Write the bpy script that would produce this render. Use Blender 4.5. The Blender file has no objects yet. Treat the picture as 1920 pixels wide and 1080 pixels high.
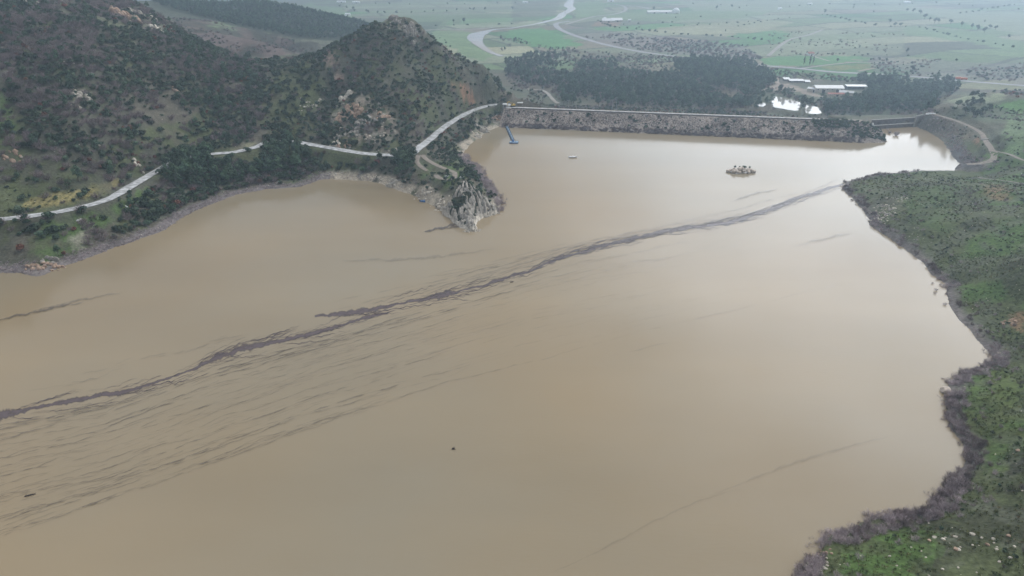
import bpy, bmesh, math, random
import numpy as np
from mathutils import Vector, Matrix

sc = bpy.context.scene
COL = sc.collection
rad = math.radians
RNG = np.random.RandomState(7)
random.seed(7)

# ------------------------------------------------------------------ camera
CAM_Z, PITCH, FPX = 120.0, 26.0, 1280.0          # metres above the water, degrees down, focal length in px of a 1920 px frame
cam = bpy.data.cameras.new('camera')
cam_ob = bpy.data.objects.new('camera', cam)
COL.objects.link(cam_ob)
cam.sensor_width = 36.0
cam.lens = 36.0 * FPX / 1920.0
cam.clip_start, cam.clip_end = 1.0, 20000.0
cam_ob.location = (0, 0, CAM_Z)
cam_ob.rotation_euler = (rad(90 - PITCH), 0, 0)
sc.camera = cam_ob

# ------------------------------------------------------------------ light
SUN_AZ, SUN_EL, GLOW_AZ = 50.0, 60.0, 43.0                       # degrees right of the view, above the horizon
w = bpy.data.worlds.new('World')
sc.world = w
w.use_nodes = True
nt = w.node_tree
nt.nodes.clear()
N = nt.nodes.new
L = nt.links.new
out = N('ShaderNodeOutputWorld')
sky = N('ShaderNodeTexSky')
sky.sky_type = 'NISHITA'
sky.sun_disc = False
sky.sun_elevation = rad(SUN_EL)
sky.sun_rotation = rad(SUN_AZ)
sky.air_density, sky.dust_density = 1.0, 3.0
bg1 = N('ShaderNodeBackground')
bg1.inputs['Strength'].default_value = 0.1
L(sky.outputs[0], bg1.inputs['Color'])
# the cloud deck: brighter round the hidden sun and low on that side
tc = N('ShaderNodeTexCoord')
sd = Vector((math.sin(rad(GLOW_AZ)) * math.cos(rad(12)), math.cos(rad(GLOW_AZ)) * math.cos(rad(12)), math.sin(rad(12))))
dot = N('ShaderNodeVectorMath'); dot.operation = 'DOT_PRODUCT'
L(tc.outputs['Generated'], dot.inputs[0]); dot.inputs[1].default_value = sd
glow = N('ShaderNodeMapRange'); glow.interpolation_type = 'SMOOTHSTEP'
glow.inputs['From Min'].default_value = 0.71; glow.inputs['From Max'].default_value = 1.0
glow.inputs['To Min'].default_value = 0.0; glow.inputs['To Max'].default_value = 3.8
L(dot.outputs['Value'], glow.inputs['Value'])
mp = N('ShaderNodeMapping'); mp.inputs['Scale'].default_value = (3.0, 3.0, 9.0)
L(tc.outputs['Generated'], mp.inputs['Vector'])
cn = N('ShaderNodeTexNoise'); cn.inputs['Scale'].default_value = 1.3; cn.inputs['Detail'].default_value = 6; cn.inputs['Roughness'].default_value = 0.55
L(mp.outputs[0], cn.inputs['Vector'])
cr = N('ShaderNodeMapRange'); cr.inputs['From Min'].default_value = 0.3; cr.inputs['From Max'].default_value = 0.7
cr.inputs['To Min'].default_value = 0.62; cr.inputs['To Max'].default_value = 1.24
L(cn.outputs[0], cr.inputs['Value'])
add = N('ShaderNodeMath'); add.operation = 'ADD'; add.inputs[1].default_value = 0.66
L(glow.outputs[0], add.inputs[0])
mul = N('ShaderNodeMath'); mul.operation = 'MULTIPLY'
L(add.outputs[0], mul.inputs[0]); L(cr.outputs[0], mul.inputs[1])
bg2 = N('ShaderNodeBackground'); bg2.inputs['Color'].default_value = (0.93, 0.96, 1.0, 1)
L(mul.outputs[0], bg2.inputs['Strength'])
mx = N('ShaderNodeMixShader'); mx.inputs[0].default_value = 0.86
L(bg1.outputs[0], mx.inputs[1]); L(bg2.outputs[0], mx.inputs[2]); L(mx.outputs[0], out.inputs['Surface'])

sun = bpy.data.lights.new('sun', 'SUN')
sun.energy, sun.angle, sun.color = 1.2, rad(14), (1.0, 0.95, 0.88)
sun_ob = bpy.data.objects.new('sun', sun)
COL.objects.link(sun_ob)
sun_ob.rotation_euler = (rad(90 - SUN_EL), 0, rad(180 - SUN_AZ))
sun_ob.location = (300, 0, 400)

sc.view_settings.view_transform = 'Standard'
sc.view_settings.look = 'None'
sc.view_settings.exposure = 0.12
sc.view_settings.gamma = 1.0
sc.render.engine = 'CYCLES'
sc.cycles.use_denoising = True
sc.cycles.denoiser = 'OPENIMAGEDENOISE'
sc.cycles.max_bounces = 5
sc.cycles.diffuse_bounces = 2
sc.cycles.glossy_bounces = 2
sc.cycles.transparent_max_bounces = 12
sc.cycles.volume_bounces = 0
sc.cycles.use_adaptive_sampling = True
sc.cycles.adaptive_threshold = 0.01

# ------------------------------------------------------------------ pixel <-> world (pixels of the 1920x1080 frame)
CT, ST = math.cos(rad(PITCH)), math.sin(rad(PITCH))

def ray(px, py):
    x = (px - 960.0) / FPX
    y = (540.0 - py) / FPX
    return x, CT + y * ST, -ST + y * CT            # direction for one metre of depth

def at_z(px, py, z=0.0):
    x, dy, dz = ray(px, py)
    t = (z - CAM_Z) / dz
    return x * t, dy * t, z

def project(X, Y, Z):
    d = Y * CT - (Z - CAM_Z) * ST
    u = Y * ST + (Z - CAM_Z) * CT
    d = np.maximum(d, 0.5)
    return 960 + FPX * X / d, 540 - FPX * u / d, d

# ------------------------------------------------------------------ noise and polygons
_tab = {}
def vnoise(x, y, seed=0):
    if seed not in _tab:
        _tab[seed] = np.random.RandomState(1000 + seed).rand(256, 256)
    t = _tab[seed]
    xi = np.floor(x).astype(np.int64); yi = np.floor(y).astype(np.int64)
    fx = x - xi; fy = y - yi
    fx = fx * fx * (3 - 2 * fx); fy = fy * fy * (3 - 2 * fy)
    a = t[xi & 255, yi & 255]; b = t[(xi + 1) & 255, yi & 255]
    c = t[xi & 255, (yi + 1) & 255]; d = t[(xi + 1) & 255, (yi + 1) & 255]
    return (a * (1 - fx) + b * fx) * (1 - fy) + (c * (1 - fx) + d * fx) * fy

def fbm(x, y, scale, octaves=4, seed=0, gain=0.5):
    s = 0.0; a = 1.0; tot = 0.0; f = 1.0 / scale
    for o in range(octaves):
        s = s + a * vnoise(x * f + 17.3 * o, y * f - 9.1 * o, seed + o)
        tot += a; a *= gain; f *= 2.03
    return s / tot                                   # 0..1

def ridged(x, y, scale, octaves=3, seed=0):
    s = 0.0; a = 1.0; tot = 0.0; f = 1.0 / scale
    for o in range(octaves):
        s = s + a * (1 - np.abs(2 * vnoise(x * f + 5.7 * o, y * f + 3.1 * o, seed + o) - 1))
        tot += a; a *= 0.5; f *= 2.1
    return s / tot

def smooth(a, b, x):
    t = np.clip((x - a) / (b - a), 0, 1)
    return t * t * (3 - 2 * t)

def inpoly(px, py, poly):
    px = np.asarray(px); py = np.asarray(py)
    res = np.zeros(px.shape, bool)
    P = np.asarray(poly, float)
    idx = np.nonzero((px >= P[:, 0].min()) & (px <= P[:, 0].max()) & (py >= P[:, 1].min()) & (py <= P[:, 1].max()))
    x = px[idx]; y = py[idx]
    r = np.zeros(x.shape, bool)
    n = len(P)
    for i in range(n):
        x1, y1 = P[i]; x2, y2 = P[(i + 1) % n]
        if y1 == y2: continue
        c = ((y1 > y) != (y2 > y)) & (x < (x2 - x1) * (y - y1) / (y2 - y1) + x1)
        r ^= c
    res[idx] = r
    return res

def seg_dist(x, y, pts):
    d = np.full(x.shape, 1e9)
    for (x1, y1), (x2, y2) in zip(pts[:-1], pts[1:]):
        vx, vy = x2 - x1, y2 - y1
        l2 = vx * vx + vy * vy + 1e-9
        t = np.clip(((x - x1) * vx + (y - y1) * vy) / l2, 0, 1)
        np.minimum(d, (x - x1 - t * vx) ** 2 + (y - y1 - t * vy) ** 2, out=d)
    return np.sqrt(d)

# ------------------------------------------------------------------ shoreline of the reservoir, traced and laid on the water level
SHORE = [(-700, 640), (-300, 545), (-60, 520), (0, 512), (45, 509), (60, 517), (75, 517), (100, 505), (140, 492), (200, 470), (260, 448), (310, 430), (340, 408), (390, 385),
         (440, 366), (500, 354), (560, 351), (600, 336), (640, 336), (690, 339), (720, 346), (750, 357), (775, 366), (800, 379), (825, 394),
         (845, 413), (865, 426), (885, 435), (896, 430), (891, 416), (905, 408), (930, 401), (938, 393), (940, 382), (930, 362), (917, 342), (902, 322), (882, 305), (866, 289),
         (880, 272), (905, 252), (930, 240), (946, 233), (960, 236), (1010, 241), (1100, 247), (1200, 252), (1300, 256), (1400, 260),
         (1480, 261), (1560, 260), (1600, 262), (1628, 263), (1634, 250), (1637, 241), (1714, 236), (1735, 242), (1760, 258), (1775, 272),
         (1785, 290), (1800, 305), (1826, 318), (1835, 322), (1780, 319), (1720, 320), (1680, 324), (1640, 329), (1610, 336), (1585, 342), (1583, 355),
         (1600, 372), (1620, 395), (1628, 410), (1632, 422), (1655, 440), (1690, 462), (1730, 490), (1750, 515), (1781, 536), (1772, 549),
         (1780, 570), (1800, 600), (1830, 630), (1862, 668), (1866, 680), (1800, 702), (1776, 727), (1770, 747), (1772, 777), (1782, 802), (1800, 822),
         (1814, 842), (1808, 870), (1788, 892), (1758, 922), (1733, 950), (1700, 962), (1650, 972), (1590, 987), (1550, 1003), (1530, 1033),
         (1495, 1067), (1478, 1095), (1440, 1140), (1360, 1260), (1300, 1500)]
LAKE = [at_z(x, y)[:2] for x, y in SHORE] + [(60, -300), (-900, -300), (-900, 150)]
NSH = len(SHORE)
LAKE = np.array(LAKE)

# dam crest line in plan
DAM_A = np.array(at_z(954, 201.5, 10.0)[:2]); DAM_B = np.array(at_z(1612, 228, 9.5)[:2])
DAM_L = float(np.linalg.norm(DAM_B - DAM_A)); DAM_U = (DAM_B - DAM_A) / DAM_L; DAM_N = np.array([DAM_U[1], -DAM_U[0]])   # N points upstream
CREST_W = 8.0

def dam_uv(X, Y):
    return (X - DAM_A[0]) * DAM_U[0] + (Y - DAM_A[1]) * DAM_U[1], (X - DAM_A[0]) * DAM_N[0] + (Y - DAM_A[1]) * DAM_N[1]

def dam_profile(s, n):
    over = np.maximum(s - DAM_L, 0)
    n = np.where(over > 0, np.where(n < 0, -1, 1) * np.hypot(n, over), n)
    up = 9.9 - np.maximum(n - CREST_W / 2, 0) / 2.15
    dn = 9.9 - np.maximum(-n - CREST_W / 2, 0) / 1.9
    return np.minimum(up, dn)

# ------------------------------------------------------------------ heights: control points (pixel, height above water)
CP = [
 # left hillside
 (0, 411, 13.5), (0, 350, 22), (0, 280, 33), (0, 200, 47), (0, 100, 69), (0, 0, 92), (-150, 431, 14), (-150, 250, 45), (-150, 60, 85),
 (60, 404, 13), (130, 393, 12.5), (200, 374, 12.5), (250, 346, 12), (300, 317, 12), (340, 297, 12.5), (400, 288, 13), (440, 285, 13), (480, 275, 13.5), (502, 266, 13.5), (530, 262, 13.5),
 (120, 300, 27), (120, 200, 47), (120, 100, 68), (120, 10, 89), (250, 5, 85), (250, 80, 68), (250, 160, 48), (250, 240, 31), (250, 300, 19),
 (330, 60, 66), (380, 85, 55), (360, 140, 47), (360, 210, 30), (350, 260, 19), (420, 102, 49), (460, 114, 45), (440, 170, 35), (430, 230, 22),
 # saddle and conical hill
 (500, 118, 44), (500, 180, 32), (500, 230, 20), (550, 106, 46), (590, 104, 50), (610, 96, 55), (650, 74, 63), (690, 49, 72), (735, 37, 77), (765, 40, 76), (790, 52, 71),
 (830, 84, 57), (870, 108, 46), (910, 139, 34), (940, 165, 23), (956, 186, 13),
 (735, 80, 63.5), (735, 120, 51), (735, 200, 30.5), (735, 250, 19), (620, 150, 41), (620, 190, 30), (620, 240, 18), (560, 230, 20), (680, 120, 51), (680, 190, 33), (800, 120, 47), (800, 180, 31), (800, 230, 19),
 (860, 160, 30), (880, 195, 16), (850, 205, 18),
 # road and bank round the headland
 (556, 266, 13), (620, 277, 12.5), (680, 287, 12), (745, 291, 11.5), (770, 289, 11.3), (784, 278, 11.2), (810, 258, 11), (840, 233, 10.8), (880, 210, 10.5), (915, 198, 10.3), (945, 194, 10.2),
 (100, 440, 7.5), (30, 450, 7), (200, 420, 6), (300, 370, 6.5), (400, 330, 6), (480, 310, 7), (560, 305, 6.5), (640, 305, 7), (700, 312, 6), (760, 318, 8), (800, 305, 10), (830, 325, 10), (850, 335, 10.5), (868, 350, 11.5),
 (800, 350, 6), (840, 375, 5.5), (870, 390, 6), (885, 368, 8.5), (905, 378, 6.5), (885, 412, 3.2), (905, 345, 6), (880, 320, 8), (850, 300, 9), (850, 262, 5), (890, 232, 5), (920, 218, 5),
 # right bank
 (1920, 340, 14), (1750, 345, 6.5), (1650, 360, 4), (1920, 400, 16), (1800, 420, 10), (1720, 430, 6), (1920, 480, 12), (1850, 520, 7), (1920, 560, 8), (1920, 620, 5), (1890, 660, 2),
 (1920, 720, 5), (1860, 740, 3.5), (1920, 800, 7), (1870, 850, 4), (1920, 900, 8), (1920, 1000, 9.5), (1840, 950, 5), (1780, 1000, 5), (1700, 1030, 4), (1920, 1080, 10), (1750, 1080, 6), (1600, 1060, 3), (1560, 1100, 3.5),
 (2050, 350, 22), (2050, 500, 19), (2050, 700, 11), (2050, 900, 14), (2050, 1080, 16),
 # right abutment and the track
 (1745, 213, 11), (1780, 222, 11), (1810, 233, 10.5), (1838, 248, 9.5), (1847, 262, 8.5), (1862, 285, 7.5), (1862, 298, 6.5), (1845, 305, 5), (1815, 309, 3), (1790, 250, 5), (1760, 235, 5.5),
 (1700, 213, 9), (1730, 226, 4.5), (1850, 330, 3), (1920, 310, 11), (1920, 260, 15), (1920, 205, 17), (1860, 205, 15), (1830, 190, 11), (1780, 195, 9), (1800, 175, 6), (1900, 182, 11), (1870, 215, 14), (2050, 260, 24), (2050, 190, 20),
 (1625, 232, 8.5), (1600, 228, 9.5), (1675, 224, 3.0), (1640, 226, 4.5), (1710, 222, 4.0),
 # brown hill and the wooded ridge behind
 (450, 70, 38), (340, 34, 49), (400, 45, 46), (540, 95, 30), (500, 80, 34), (560, 78, 26), (300, 8, 60),
]
CPW = []                                              # (X, Y, Z)
for (px, py, z) in CP:
    CPW.append(at_z(px, py, z))
def ctrl_r(px, py, r):                                 # point on the ray at a given ground range
    x, dy, dz = ray(px, py)
    t = r / math.hypot(x, dy)
    return x * t, dy * t, CAM_Z + dz * t
for px, py, r in [(480, 4, 1200), (540, 14, 1200), (590, 25, 1180), (640, 38, 1150), (680, 48, 1100), (560, 60, 1000), (480, 45, 1020), (400, 14, 1250), (330, 2, 1300), (620, 60, 980), (440, 25, 1120)]:
    CPW.append(ctrl_r(px, py, r))
def pol(az, r, z): return (r * math.sin(rad(az)), r * math.cos(rad(az)), z)
for az in (-7, -2, 5, 12, 20, 27, 33):
    CPW += [pol(az, 660 if az < 28 else 700, -13), pol(az, 800, -13.5), pol(az, 1050, -13), pol(az, 1500, -11), pol(az, 2500, -8), pol(az, 4500, -2)]
for az in (40, 48): CPW += [pol(az, 800, 2), pol(az, 1050, -4), pol(az, 1500, -6), pol(az, 2500, -5), pol(az, 4500, 6), pol(az, 500, 24), pol(az, 300, 18)]
for az in (-12, -18, -24): CPW += [pol(az, 1650, -8), pol(az, 2500, -8), pol(az, 4500, 0)]
for az in (-32, -40, -48): CPW += [pol(az, 900, 60), pol(az, 1500, 40), pol(az, 2500, 10), pol(az, 4500, 20)]
CPW += [pol(-11, 640, 25), pol(-12, 720, 2), pol(-16, 680, 18), pol(-20, 690, 28), pol(-25, 720, 44), pol(-30, 720, 70), pol(-12, 880, -5), pol(-8, 640, -4), pol(-5, 620, -6), pol(-15, 800, 10),
        pol(-22, 780, 30), pol(-18, 900, 12), pol(-14, 1300, -6), pol(-20, 1450, 10), pol(-26, 1450, 30)]
# shoreline control
shore_w = LAKE[:NSH]
for i in range(NSH - 1):
    a, b = shore_w[i], shore_w[i + 1]
    px, py = SHORE[i]
    if 960 <= px <= 1600 and 230 < py < 264: continue
    n = max(1, int(np.linalg.norm(b - a) / 12))
    for k in range(n):
        p = a + (b - a) * k / n
        CPW.append((p[0], p[1], 0.3))
CPW = np.array(CPW)

def warp(X, Y):
    return np.stack([np.arctan2(X, Y), np.log(np.hypot(X, Y))], -1)
Q = warp(CPW[:, 0], CPW[:, 1])
EPS = 0.012
Kq = np.sqrt(((Q[:, None] - Q[None]) ** 2).sum(-1) + EPS ** 2)
n_ = len(Q)
A = np.zeros((n_ + 3, n_ + 3)); A[:n_, :n_] = Kq - np.eye(n_) * 2e-4
A[:n_, n_] = 1; A[:n_, n_ + 1:] = Q; A[n_:, :n_] = A[:n_, n_:].T
WQ = np.linalg.lstsq(A, np.concatenate([CPW[:, 2], np.zeros(3)]), rcond=None)[0]

# ------------------------------------------------------------------ terrain grid: one sheet, fine near the camera
NA, NR = 961, 801
AZ0, AZ1, R0, R1 = rad(-56), rad(56), 58.0, 4600.0
azs = np.linspace(AZ0, AZ1, NA); lrs = np.linspace(math.log(R0), math.log(R1), NR)
def up2(C, f):                                        # bilinear upsampling of a coarse grid by f
    r = np.arange((C.shape[0] - 1) * f + 1) / f; c = np.arange((C.shape[1] - 1) * f + 1) / f
    i = np.minimum(r.astype(int), C.shape[0] - 2); j = np.minimum(c.astype(int), C.shape[1] - 2)
    fr = (r - i)[:, None]; fc = (c - j)[None]
    C0 = C[i]; C1 = C[i + 1]
    return (C0[:, j] * (1 - fc) + C0[:, j + 1] * fc) * (1 - fr) + (C1[:, j] * (1 - fc) + C1[:, j + 1] * fc) * fr
ca, cl = np.meshgrid(azs[::4], lrs[::4])
qc = np.stack([ca.ravel(), cl.ravel()], -1)
hz = np.empty(len(qc))
for s in range(0, len(qc), 8000):
    k = np.sqrt(((qc[s:s + 8000, None] - Q[None]) ** 2).sum(-1) + EPS ** 2)
    hz[s:s + 8000] = k @ WQ[:n_] + WQ[n_] + qc[s:s + 8000] @ WQ[n_ + 1:]
BASE = up2(hz.reshape(ca.shape), 4)
GA, GL = np.meshgrid(azs, lrs)
GR = np.exp(GL)
GX = GR * np.sin(GA); GY = GR * np.cos(GA)
# signed distance to the lake (negative in the water)
lx = GX[::2, ::2]; ly = GY[::2, ::2]
SDc = np.full(lx.shape, 300.0)
near = np.hypot(lx, ly) < 780
SDc[near] = np.minimum(seg_dist(lx[near], ly[near], np.vstack([LAKE, LAKE[:1]])), 300)
SDc = np.where(inpoly(lx, ly, LAKE), -SDc, SDc)
SD = up2(SDc, 2)
SDN = SD + (fbm(GX, GY, 9, 3, 40) - 0.5) * 4.0 * smooth(-12, 0, SD) * smooth(14, 0, SD)
PX0, PY0, _ = project(GX, GY, BASE)
# land relief
hillm = smooth(3, 20, BASE) * smooth(900, 560, GR)
rough = (fbm(GX, GY, 45, 4, 1) - 0.5) * 7 * hillm + (fbm(GX, GY, 11, 4, 5) - 0.5) * (0.7 + 2.6 * hillm) + (fbm(GX, GY, 240, 3, 9) - 0.5) * 5 * smooth(700, 1200, GR)
# rocky places (pixel outlines, ground range)
ROCK = [([(632, 190), (660, 172), (705, 180), (740, 220), (745, 262), (700, 268), (640, 262), (622, 232)], 380, 520, 2.4),
        ([(715, 36), (745, 34), (790, 50), (800, 70), (780, 78), (760, 62), (725, 48)], 480, 620, 2.6),
        ([(205, 20), (300, 8), (330, 40), (325, 70), (280, 66), (215, 44)], 480, 700, 3.0),
        ([(150, 168), (172, 176), (165, 205), (125, 205), (120, 182)], 330, 480, 1.6),
        ([(0, 288), (40, 285), (70, 310), (40, 320), (0, 310)], 280, 400, 1.2),
        ([(610, 268), (760, 284), (760, 289), (610, 275)], 380, 460, 1.2),
        ([(890, 225), (945, 205), (950, 232), (925, 242), (900, 256), (885, 262)], 440, 580, 2.0),
        ([(1700, 395), (1640, 400), (1620, 380), (1650, 350), (1700, 340)], 280, 400, 0.6)]
rockm = np.zeros_like(GX)
wx = (fbm(GX, GY, 7, 3, 60) - 0.5) * 26; wy = (fbm(GX, GY, 7, 3, 70) - 0.5) * 18
for poly, r0, r1, amp in ROCK:
    m = inpoly(PX0 + wx, PY0 + wy, poly) & (GR > r0) & (GR < r1)
    rockm = np.maximum(rockm, m * 1.0)
    rough = rough + m * amp * (ridged(GX, GY, 6, 3, 21) - 0.45)
# the pale rock band at the foot of the headland and the left shore
band = smooth(7, 2.5, SDN) * ((PX0 > 600) & (PX0 < 950) & (PY0 > 200) & (GR < 580))
band2 = smooth(6, 2, SDN) * inpoly(PX0, PY0, [(45, 470), (130, 470), (135, 520), (45, 525)])
band = np.maximum(band, band2)
rough = rough + band * (1.2 + 2.4 * (ridged(GX, GY, 4, 3, 33) - 0.3))
rockm = np.maximum(rockm, band)
ycrest = np.where(GX < DAM_A[0], DAM_A[1], np.where(GX > DAM_B[0], 560.0, DAM_A[1] + (GX - DAM_A[0]) * (DAM_B[1] - DAM_A[1]) / (DAM_B[0] - DAM_A[0])))
upst = GY < ycrest + 6
land = BASE + rough * smooth(0, 16, SD)
land = np.where(upst, np.maximum(land, 0.22 + 0.10 * np.clip(SDN, 0, 18)), land)
bed = -np.minimum(5.0, 0.28 * np.maximum(-SDN, 0)) - 0.02
land = np.where(SDN < 0, bed, land)
# under the dam
ds, dn_ = dam_uv(GX, GY)
prof = dam_profile(ds, dn_)
on_dam = (ds > -2) & (ds < DAM_L + 2) & (prof > -14) & (dn_ > -60) & (dn_ < 45)
land = np.where(on_dam, np.where((dn_ > 0), np.minimum(land, prof - 1.2), np.minimum(np.maximum(land, -14), prof - 1.0)), land)
GZ = land

def Hfun(X, Y):
    X = np.asarray(X, float); Y = np.asarray(Y, float)
    a = (np.arctan2(X, Y) - AZ0) / (AZ1 - AZ0) * (NA - 1)
    l = (np.log(np.maximum(np.hypot(X, Y), R0)) - lrs[0]) / (lrs[-1] - lrs[0]) * (NR - 1)
    a = np.clip(a, 0, NA - 1.001); l = np.clip(l, 0, NR - 1.001)
    j = a.astype(int); i = l.astype(int); fa = a - j; fl = l - i
    return (GZ[i, j] * (1 - fa) + GZ[i, j + 1] * fa) * (1 - fl) + (GZ[i + 1, j] * (1 - fa) + GZ[i + 1, j + 1] * fa) * fl

def ground(px, py, tmin=150.0):
    """where the sight line through a pixel meets the ground"""
    x, dy, dz = ray(px, py)
    t = tmin
    while t < 4500:
        z = CAM_Z + dz * t
        if z <= float(Hfun(x * t, dy * t)):
            lo, hi = t - 4, t
            for _ in range(12):
                mid = (lo + hi) / 2
                if CAM_Z + dz * mid <= float(Hfun(x * mid, dy * mid)): hi = mid
                else: lo = mid
            t = hi
            break
        t += max(2.0, t * 0.004)
    return (x * t, dy * t, float(Hfun(x * t, dy * t)))

# ------------------------------------------------------------------ roads: centre lines, carved into the terrain
def resample(P, step):
    P = np.asarray(P, float)
    Pe = np.vstack([2 * P[0] - P[1], P, 2 * P[-1] - P[-2]])
    o = []
    for i in range(1, len(Pe) - 2):
        p0, p1, p2, p3 = Pe[i - 1:i + 3]
        n = max(1, int(np.linalg.norm((p2 - p1)[:2]) / step))
        for k in range(n):
            t = k / n
            o.append(0.5 * ((2 * p1) + (-p0 + p2) * t + (2 * p0 - 5 * p1 + 4 * p2 - p3) * t * t + (-p0 + 3 * p1 - 3 * p2 + p3) * t ** 3))
    o.append(Pe[-2])
    return np.array(o)

ROADS = []
def road_line(pix, width, mat, name, carve=True, tmin=150.0, shoulder=5.0, lift=0.0):
    pts = []
    for p in pix:
        if len(p) == 3: pts.append(at_z(*p))
        else: pts.append(ground(p[0], p[1], tmin))
    C = resample(pts, 3.0 if width < 9 else 6.0)
    k = np.ones(5) / 5
    z = np.convolve(np.pad(C[:, 2], 2, mode='edge'), k, mode='valid')
    C[:, 2] = z
    if carve:
        m = (GX > C[:, 0].min() - 12) & (GX < C[:, 0].max() + 12) & (GY > C[:, 1].min() - 12) & (GY < C[:, 1].max() + 12) & ~on_dam
        ii = np.nonzero(m)
        x, y = GX[ii], GY[ii]
        bd = np.full(x.shape, 1e9); bz = np.zeros(x.shape)
        for c in C:
            d = (x - c[0]) ** 2 + (y - c[1]) ** 2
            q = d < bd
            bd[q] = d[q]; bz[q] = c[2]
        bd = np.sqrt(bd)
        cell = np.maximum(0.8, GR[ii] * 0.0035)
        wgt = 1 - smooth(width / 2 + cell, width / 2 + cell + shoulder, bd)
        GZ[ii] = GZ[ii] * (1 - wgt) + (bz - 0.25) * wgt
    ROADS.append((C, width, mat, name, lift))
    return C

MAIN = [(-160, 430, 14), (-60, 418, 13.8), (0, 411, 13.5), (60, 404, 13), (130, 393, 12.5), (200, 374, 12.5), (250, 346, 12), (300, 317, 12), (340, 297, 12.5), (400, 288, 13), (440, 285, 13), (480, 275, 13.5), (502, 266, 13.5),
        (530, 262, 13.5), (556, 266, 13), (620, 277, 12.5), (680, 287, 12), (745, 291, 11.5), (770, 289, 11.3), (784, 278, 11.2), (810, 258, 11), (840, 233, 10.8), (880, 210, 10.5), (915, 198, 10.3), (945, 195, 10.2), (962, 198, 10.15)]
road_line(MAIN, 5.6, 'concrete_road', 'road')
TRK = [(785, 290), (782, 303), (792, 315), (802, 320)]
road_line(TRK, 2.6, 'dirt_track', 'path', shoulder=2)
road_line([(792, 290), (800, 299), (822, 311), (840, 318), (852, 324), (852, 331), (842, 337), (828, 336), (816, 328)], 3.0, 'dirt_track', 'path', shoulder=2)
road_line([(1748, 213, 11), (1780, 222, 11), (1810, 233, 10.5), (1838, 248, 9.5), (1847, 262, 8.5), (1862, 285, 7.5), (1862, 298, 6.5), (1845, 305, 5), (1812, 309, 3)], 3.6, 'dirt_track', 'path', shoulder=3)
road_line([(1862, 283), (1890, 288), (1918, 300), (1960, 310)], 2.6, 'dirt_track', 'path', shoulder=2)
road_line([(1835, 334), (1880, 338), (1925, 345), (1990, 350)], 2.4, 'dirt_track', 'path', shoulder=2)
# plain beyond the dam
T2 = 560.0
road_line([(1068, 40), (1044, 44), (1046, 52), (1060, 60), (1090, 71), (1140, 85), (1200, 97), (1260, 105), (1337, 112), (1380, 118), (1430, 123), (1500, 129), (1560, 135), (1640, 139), (1690, 142), (1760, 148), (1830, 154), (1935, 162)], 11, 'asphalt', 'highway', tmin=T2, shoulder=9, lift=0.3)
road_line([(1060, 46), (1110, 32), (1150, 27), (1172, 20), (1170, 12), (1150, 8), (1138, 9)], 9, 'pale_gravel', 'track_road', tmin=T2, shoulder=6, lift=0.3)
road_line([(1172, 11), (1200, 13), (1220, 17)], 14, 'pale_gravel', 'track_road', tmin=T2, shoulder=6, lift=0.3)
road_line([(795, 57), (840, 55), (880, 55), (925, 52)], 10, 'pale_gravel', 'track_road', tmin=T2, shoulder=6, lift=0.3)
road_line([(1455, 146), (1457, 155), (1462, 160)], 5, 'dirt_yard', 'track_road', tmin=T2, shoulder=4, lift=0.2)
road_line([(1458, 160), (1440, 167), (1405, 172)], 4.5, 'dirt_yard', 'track_road', tmin=T2, shoulder=4, lift=0.2)
road_line([(1500, 129), (1560, 121), (1610, 117), (1680, 119)], 5, 'pale_gravel', 'track_road', tmin=T2, shoulder=5, lift=0.3)
road_line([(1520, 104), (1545, 112), (1556, 115)], 4, 'pale_gravel', 'track_road', tmin=T2, shoulder=5, lift=0.3)
road_line([(1440, 105), (1465, 84), (1485, 73), (1515, 66), (1542, 56)], 6, 'pale_gravel', 'track_road', tmin=T2, shoulder=6, lift=0.3)
road_line([(1608, 134), (1640, 128)], 5, 'dirt_yard', 'track_road', tmin=T2, shoulder=5, lift=0.3)
road_line([(988, 167), (1020, 171), (1040, 190), (1048, 194)], 4, 'pale_gravel', 'track_road', tmin=T2, shoulder=4, lift=0.2)

# ponds below the farm: level beds
POND_Z = -13.2
PONDS = [[(1446, 181), (1455, 181), (1475, 184), (1492, 189), (1501, 194), (1497, 207), (1480, 206), (1462, 203), (1449, 201)],
         [(1509, 196), (1522, 199), (1537, 202), (1538, 213), (1512, 211)], [(1421, 193), (1430, 192), (1436, 196), (1430, 200), (1422, 199)]]
PX, PY, _ = project(GX, GY, np.full_like(GX, POND_Z))
for P_ in PONDS:
    c_ = np.mean(P_, 0); big = [(c_[0] + (x - c_[0]) * 1.25, c_[1] + (y - c_[1]) * 1.5) for x, y in P_]
    m_ = inpoly(PX, PY, big) & (GR > 600); GZ[m_] = POND_Z - 0.1
    m_ = inpoly(PX, PY, P_) & (GR > 600); GZ[m_] = POND_Z - 0.8

# ------------------------------------------------------------------ materials
def mat_new(name):
    m = bpy.data.materials.new(name); m.use_nodes = True
    return m, m.node_tree, m.node_tree.nodes['Principled BSDF']

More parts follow.
